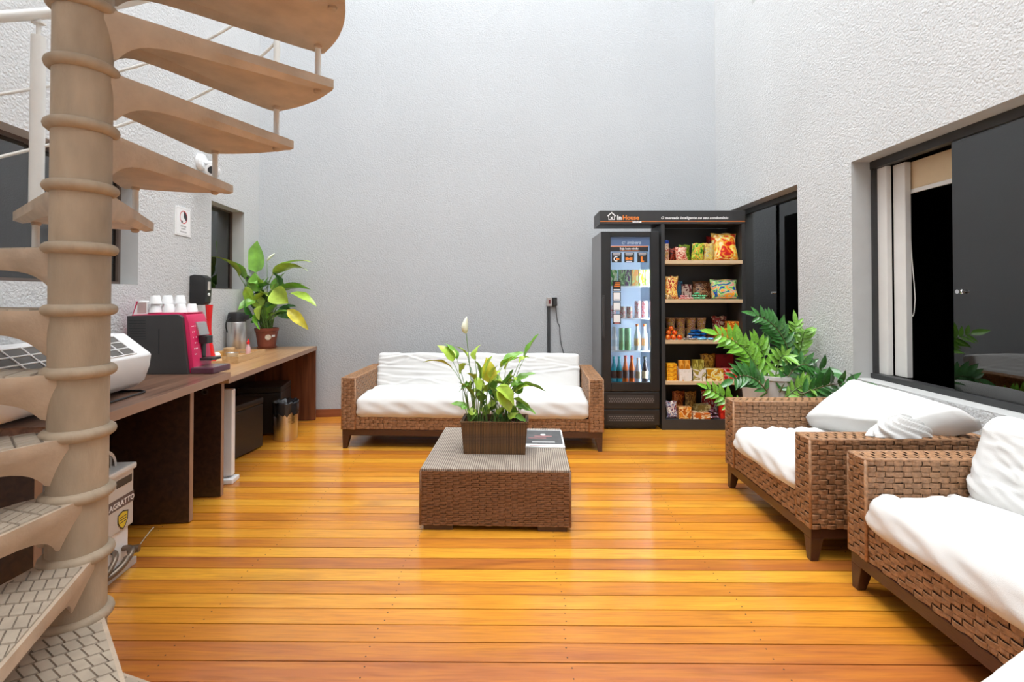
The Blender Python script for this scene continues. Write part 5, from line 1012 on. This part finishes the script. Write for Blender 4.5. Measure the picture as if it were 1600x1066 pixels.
PT = [(398, 426, 398, 378, 25, 4.86, 8, M_GREENM, 50), (372, 432, 334, 408, 15, 4.60, 80, M_GREENL, 10), (381, 436, 346, 412, 14, 4.66, 60, M_GREENM, 0), (424, 430, 478, 428, 18, 4.80, 70, M_GREENL, 0), (428, 424, 476, 412, 16, 4.86, 55, M_GREENL, 20), (440, 452, 484, 455, 17, 4.82, 35, M_GREENM, 0), (453, 458, 489, 477, 20, 4.74, 20, M_GREENL, 10), (425, 453, 440, 476, 26, 4.70, 25, M_GREENL, 10), (395, 468, 372, 456, 15, 4.72, 30, M_GREENL, 0), (396, 470, 375, 484, 15, 4.68, 30, M_GREENM, 0), (408, 478, 404, 500, 24, 4.70, 10, M_GREENL, 60), (398, 490, 400, 515, 14, 4.69, 12, M_GREENF, 70),
      (448, 484, 472, 516, 14, 4.72, 25, M_YELL, 20), (436, 480, 446, 500, 18, 4.78, 35, M_GREEND, 0), (440, 486, 458, 480, 16, 4.82, 30, M_GREEND, 0), (402, 456, 388, 430, 22, 4.78, 20, M_GREENM, 50), (406, 462, 416, 436, 18, 4.82, 20, M_GREENM, 40), (400, 470, 414, 458, 20, 4.74, 25, M_GREENL, 30), (434, 446, 442, 428, 16, 4.86, 30, M_GREENM, 40), (438, 456, 470, 446, 15, 4.88, 30, M_GREENF, 0), (416, 472, 428, 452, 14, 4.85, 15, M_GREENM, 30), (420, 490, 432, 476, 16, 4.78, 20, M_GREENM, 20), (392, 445, 376, 428, 15, 4.8, 30, M_GREENM, 0), (410, 500, 420, 480, 12, 4.8, 15, M_GREENM, 30), (424, 500, 440, 490, 12, 4.76, 25, M_GREENM, 0), (405, 480, 396, 462, 16, 4.74, 15, M_GREENL, 30)]
rn = random.Random(5)
for q in range(22):
    x_ = 412 + rn.uniform(-24, 26); y_ = rn.uniform(440, 496); PT.append((x_, y_, x_ + rn.uniform(-22, 24), y_ - rn.uniform(-12, 24), rn.uniform(11, 18), rn.uniform(4.68, 4.86), rn.uniform(15, 50), rn.choice((M_GREENL, M_GREENM, M_GREEND, M_GREENM, M_GREENF)), rn.uniform(0, 40)))
for i, (x0_, y0_, x1_, y1_, wpx, Y, dr_, m_, ro_) in enumerate(PT):
    a = q4(x0_, y0_, Y); c = q4(x1_, y1_, Y - .01); s0 = Vector((.045 * cos(i * 2.4), .045 * sin(i * 2.4), .17)); d = c - a; L = d.length * (1.03 + dr_ / 250); az = math.degrees(math.atan2(d.y, d.x)); el = math.degrees(math.asin(max(-1, min(1, d.z / d.length)))) + dr_ / 2
    # keep leaves off the wall
    leaf(pp, a, az, el, L, wpx / 740 * Y * 1.3, R(dr_), m_, s0, roll=ro_ * (1 if i % 2 else -1) + (75 if abs(d.z) > abs(d.x) * 1.3 else 25 * (-1) ** i), stem_r=.0035)
spathe(pp, q4(415, 408, 4.82), (.01, 0, .17), .115, .05, 20, 42); spathe(pp, q4(415, 460, 4.78), (.0, .01, .17), .06, .035, 0, -10)
# ZZ plants in a pale planter behind the armchair
zz = thing('zz_plant', 'glossy dark green fern like plant in a pale round planter behind the armchair', 'potted plant', (2.06, 3.84, 0))
b = MB(); b.lathe([(.16, 0), (.17, .01), (.225, .66), (.235, .67), (.235, .70), (.215, .70), (.205, .66), (0, .64)], 40, cap=False); part('planter', b, mat('pale_stone_planter', (.62, .60, .57), .6, var=.06), zz, smooth=True)
b = MB(); b.lathe([(0, .655), (.206, .655)], 30, cap=False); part('soil', b, M_SOIL, zz)
def zq(p, y, Y):
    Y = min(Y, 2.27 * 740 / (p - 806)); return Vector(((p - 806) / 740 * Y - 2.06, Y - 3.84, 1.33 - (y - 460) / 740 * Y))
zl = {}
for m_ in (M_GREEND, M_GREENF, M_GREENM): zl[m_.name] = leaf_mesh(1.0, .38, R(14), .25, m_, n=6, k=2)
FR = [((1190, 600), (1166, 545), (1120, 522), 3.72, M_GREENF, 13, 30), ((1198, 600), (1190, 545), (1172, 535), 3.78, M_GREENF, 8, 26), ((1235, 590), (1222, 520), (1180, 493), 3.80, M_GREEND, 16, 26), ((1242, 590), (1250, 530), (1256, 517), 3.86, M_GREENM, 12, 22), ((1238, 585), (1240, 530), (1240, 506), 3.95, M_GREENM, 9, 22), ((1230, 590), (1206, 530), (1196, 524), 3.9, M_GREEND, 9, 22),
      ((1245, 605), (1270, 575), (1296, 582), 3.70, M_GREEND, 8, 28), ((1250, 615), (1290, 600), (1342, 597), 3.55, M_GREEND, 8, 32), ((1195, 610), (1170, 585), (1144, 592), 3.60, M_GREEND, 9, 30), ((1160, 640), (1130, 620), (1104, 606), 3.46, M_GREENF, 8, 22), ((1205, 610), (1215, 560), (1226, 556), 3.66, M_GREENM, 8, 24), ((1215, 612), (1240, 570), (1262, 572), 3.62, M_GREEND, 8, 30), ((1225, 620), (1250, 600), (1268, 604), 3.58, M_GREENM, 7, 26)]
rnd = random.Random(6)
for i, (a, m_, c, Y, mt_, n, lp) in enumerate(FR):
    root = Vector((.10 * cos(i * 2.1), .08 * sin(i * 2.1), .652)); pA, pM, pC = zq(*a, Y), zq(*m_, Y), zq(*c, Y - .04)
    ctrl = pM * 1.6 - (pA + pC) * .3; path = bez(root, root * .35 + pA * .65, pA, 4)[:-1] + bez(pA, ctrl, pC, 12); cnt = len(path)
    b = MB(); b.tube(path, [.0075 * (1 - .75 * k / (cnt - 1)) for k in range(cnt)], 7); stm = part('stem', b, M_STEM if mt_ is not M_GREEND else mat('olive_stalk', (.12, .13, .045), .45), zz, smooth='all')
    seg = path[4:]
    for k in range(n):
        t = (k + .3) / n * (len(seg) - 1); j = min(int(t), len(seg) - 2); p = seg[j].lerp(seg[j + 1], t - j); dv = (seg[j + 1] - seg[j]).normalized()
        for sd in (-1, 1):
            side = dv.cross(Vector((0, -1, .25))).normalized() * sd; dr3 = (dv * .75 + side * .9 + Vector((rnd.uniform(-.2, .2), rnd.uniform(-.35, .1), rnd.uniform(-.1, .2)))).normalized()
            up = Vector((0, -.8, .6)); yv = up.cross(dr3).normalized(); zv = dr3.cross(yv); L = lp / 740 * Y * .8 * rnd.uniform(.85, 1.15) * (.75 + .5 * sin(pi * (k + .8) / (n + .6)))
            o = link('leaf', zl[mt_.name], stm); o.matrix_local = Matrix.Translation(p) @ Matrix((dr3, yv, zv)).transposed().to_4x4() @ Matrix.Scale(L, 4)
    o = link('leaf', zl[mt_.name], stm); dv = (seg[-1] - seg[-2]).normalized(); up = Vector((0, -.8, .6)); yv = up.cross(dv).normalized(); o.matrix_local = Matrix.Translation(seg[-1]) @ Matrix((dv, yv, dv.cross(yv))).transposed().to_4x4() @ Matrix.Scale(lp / 740 * Y, 4)
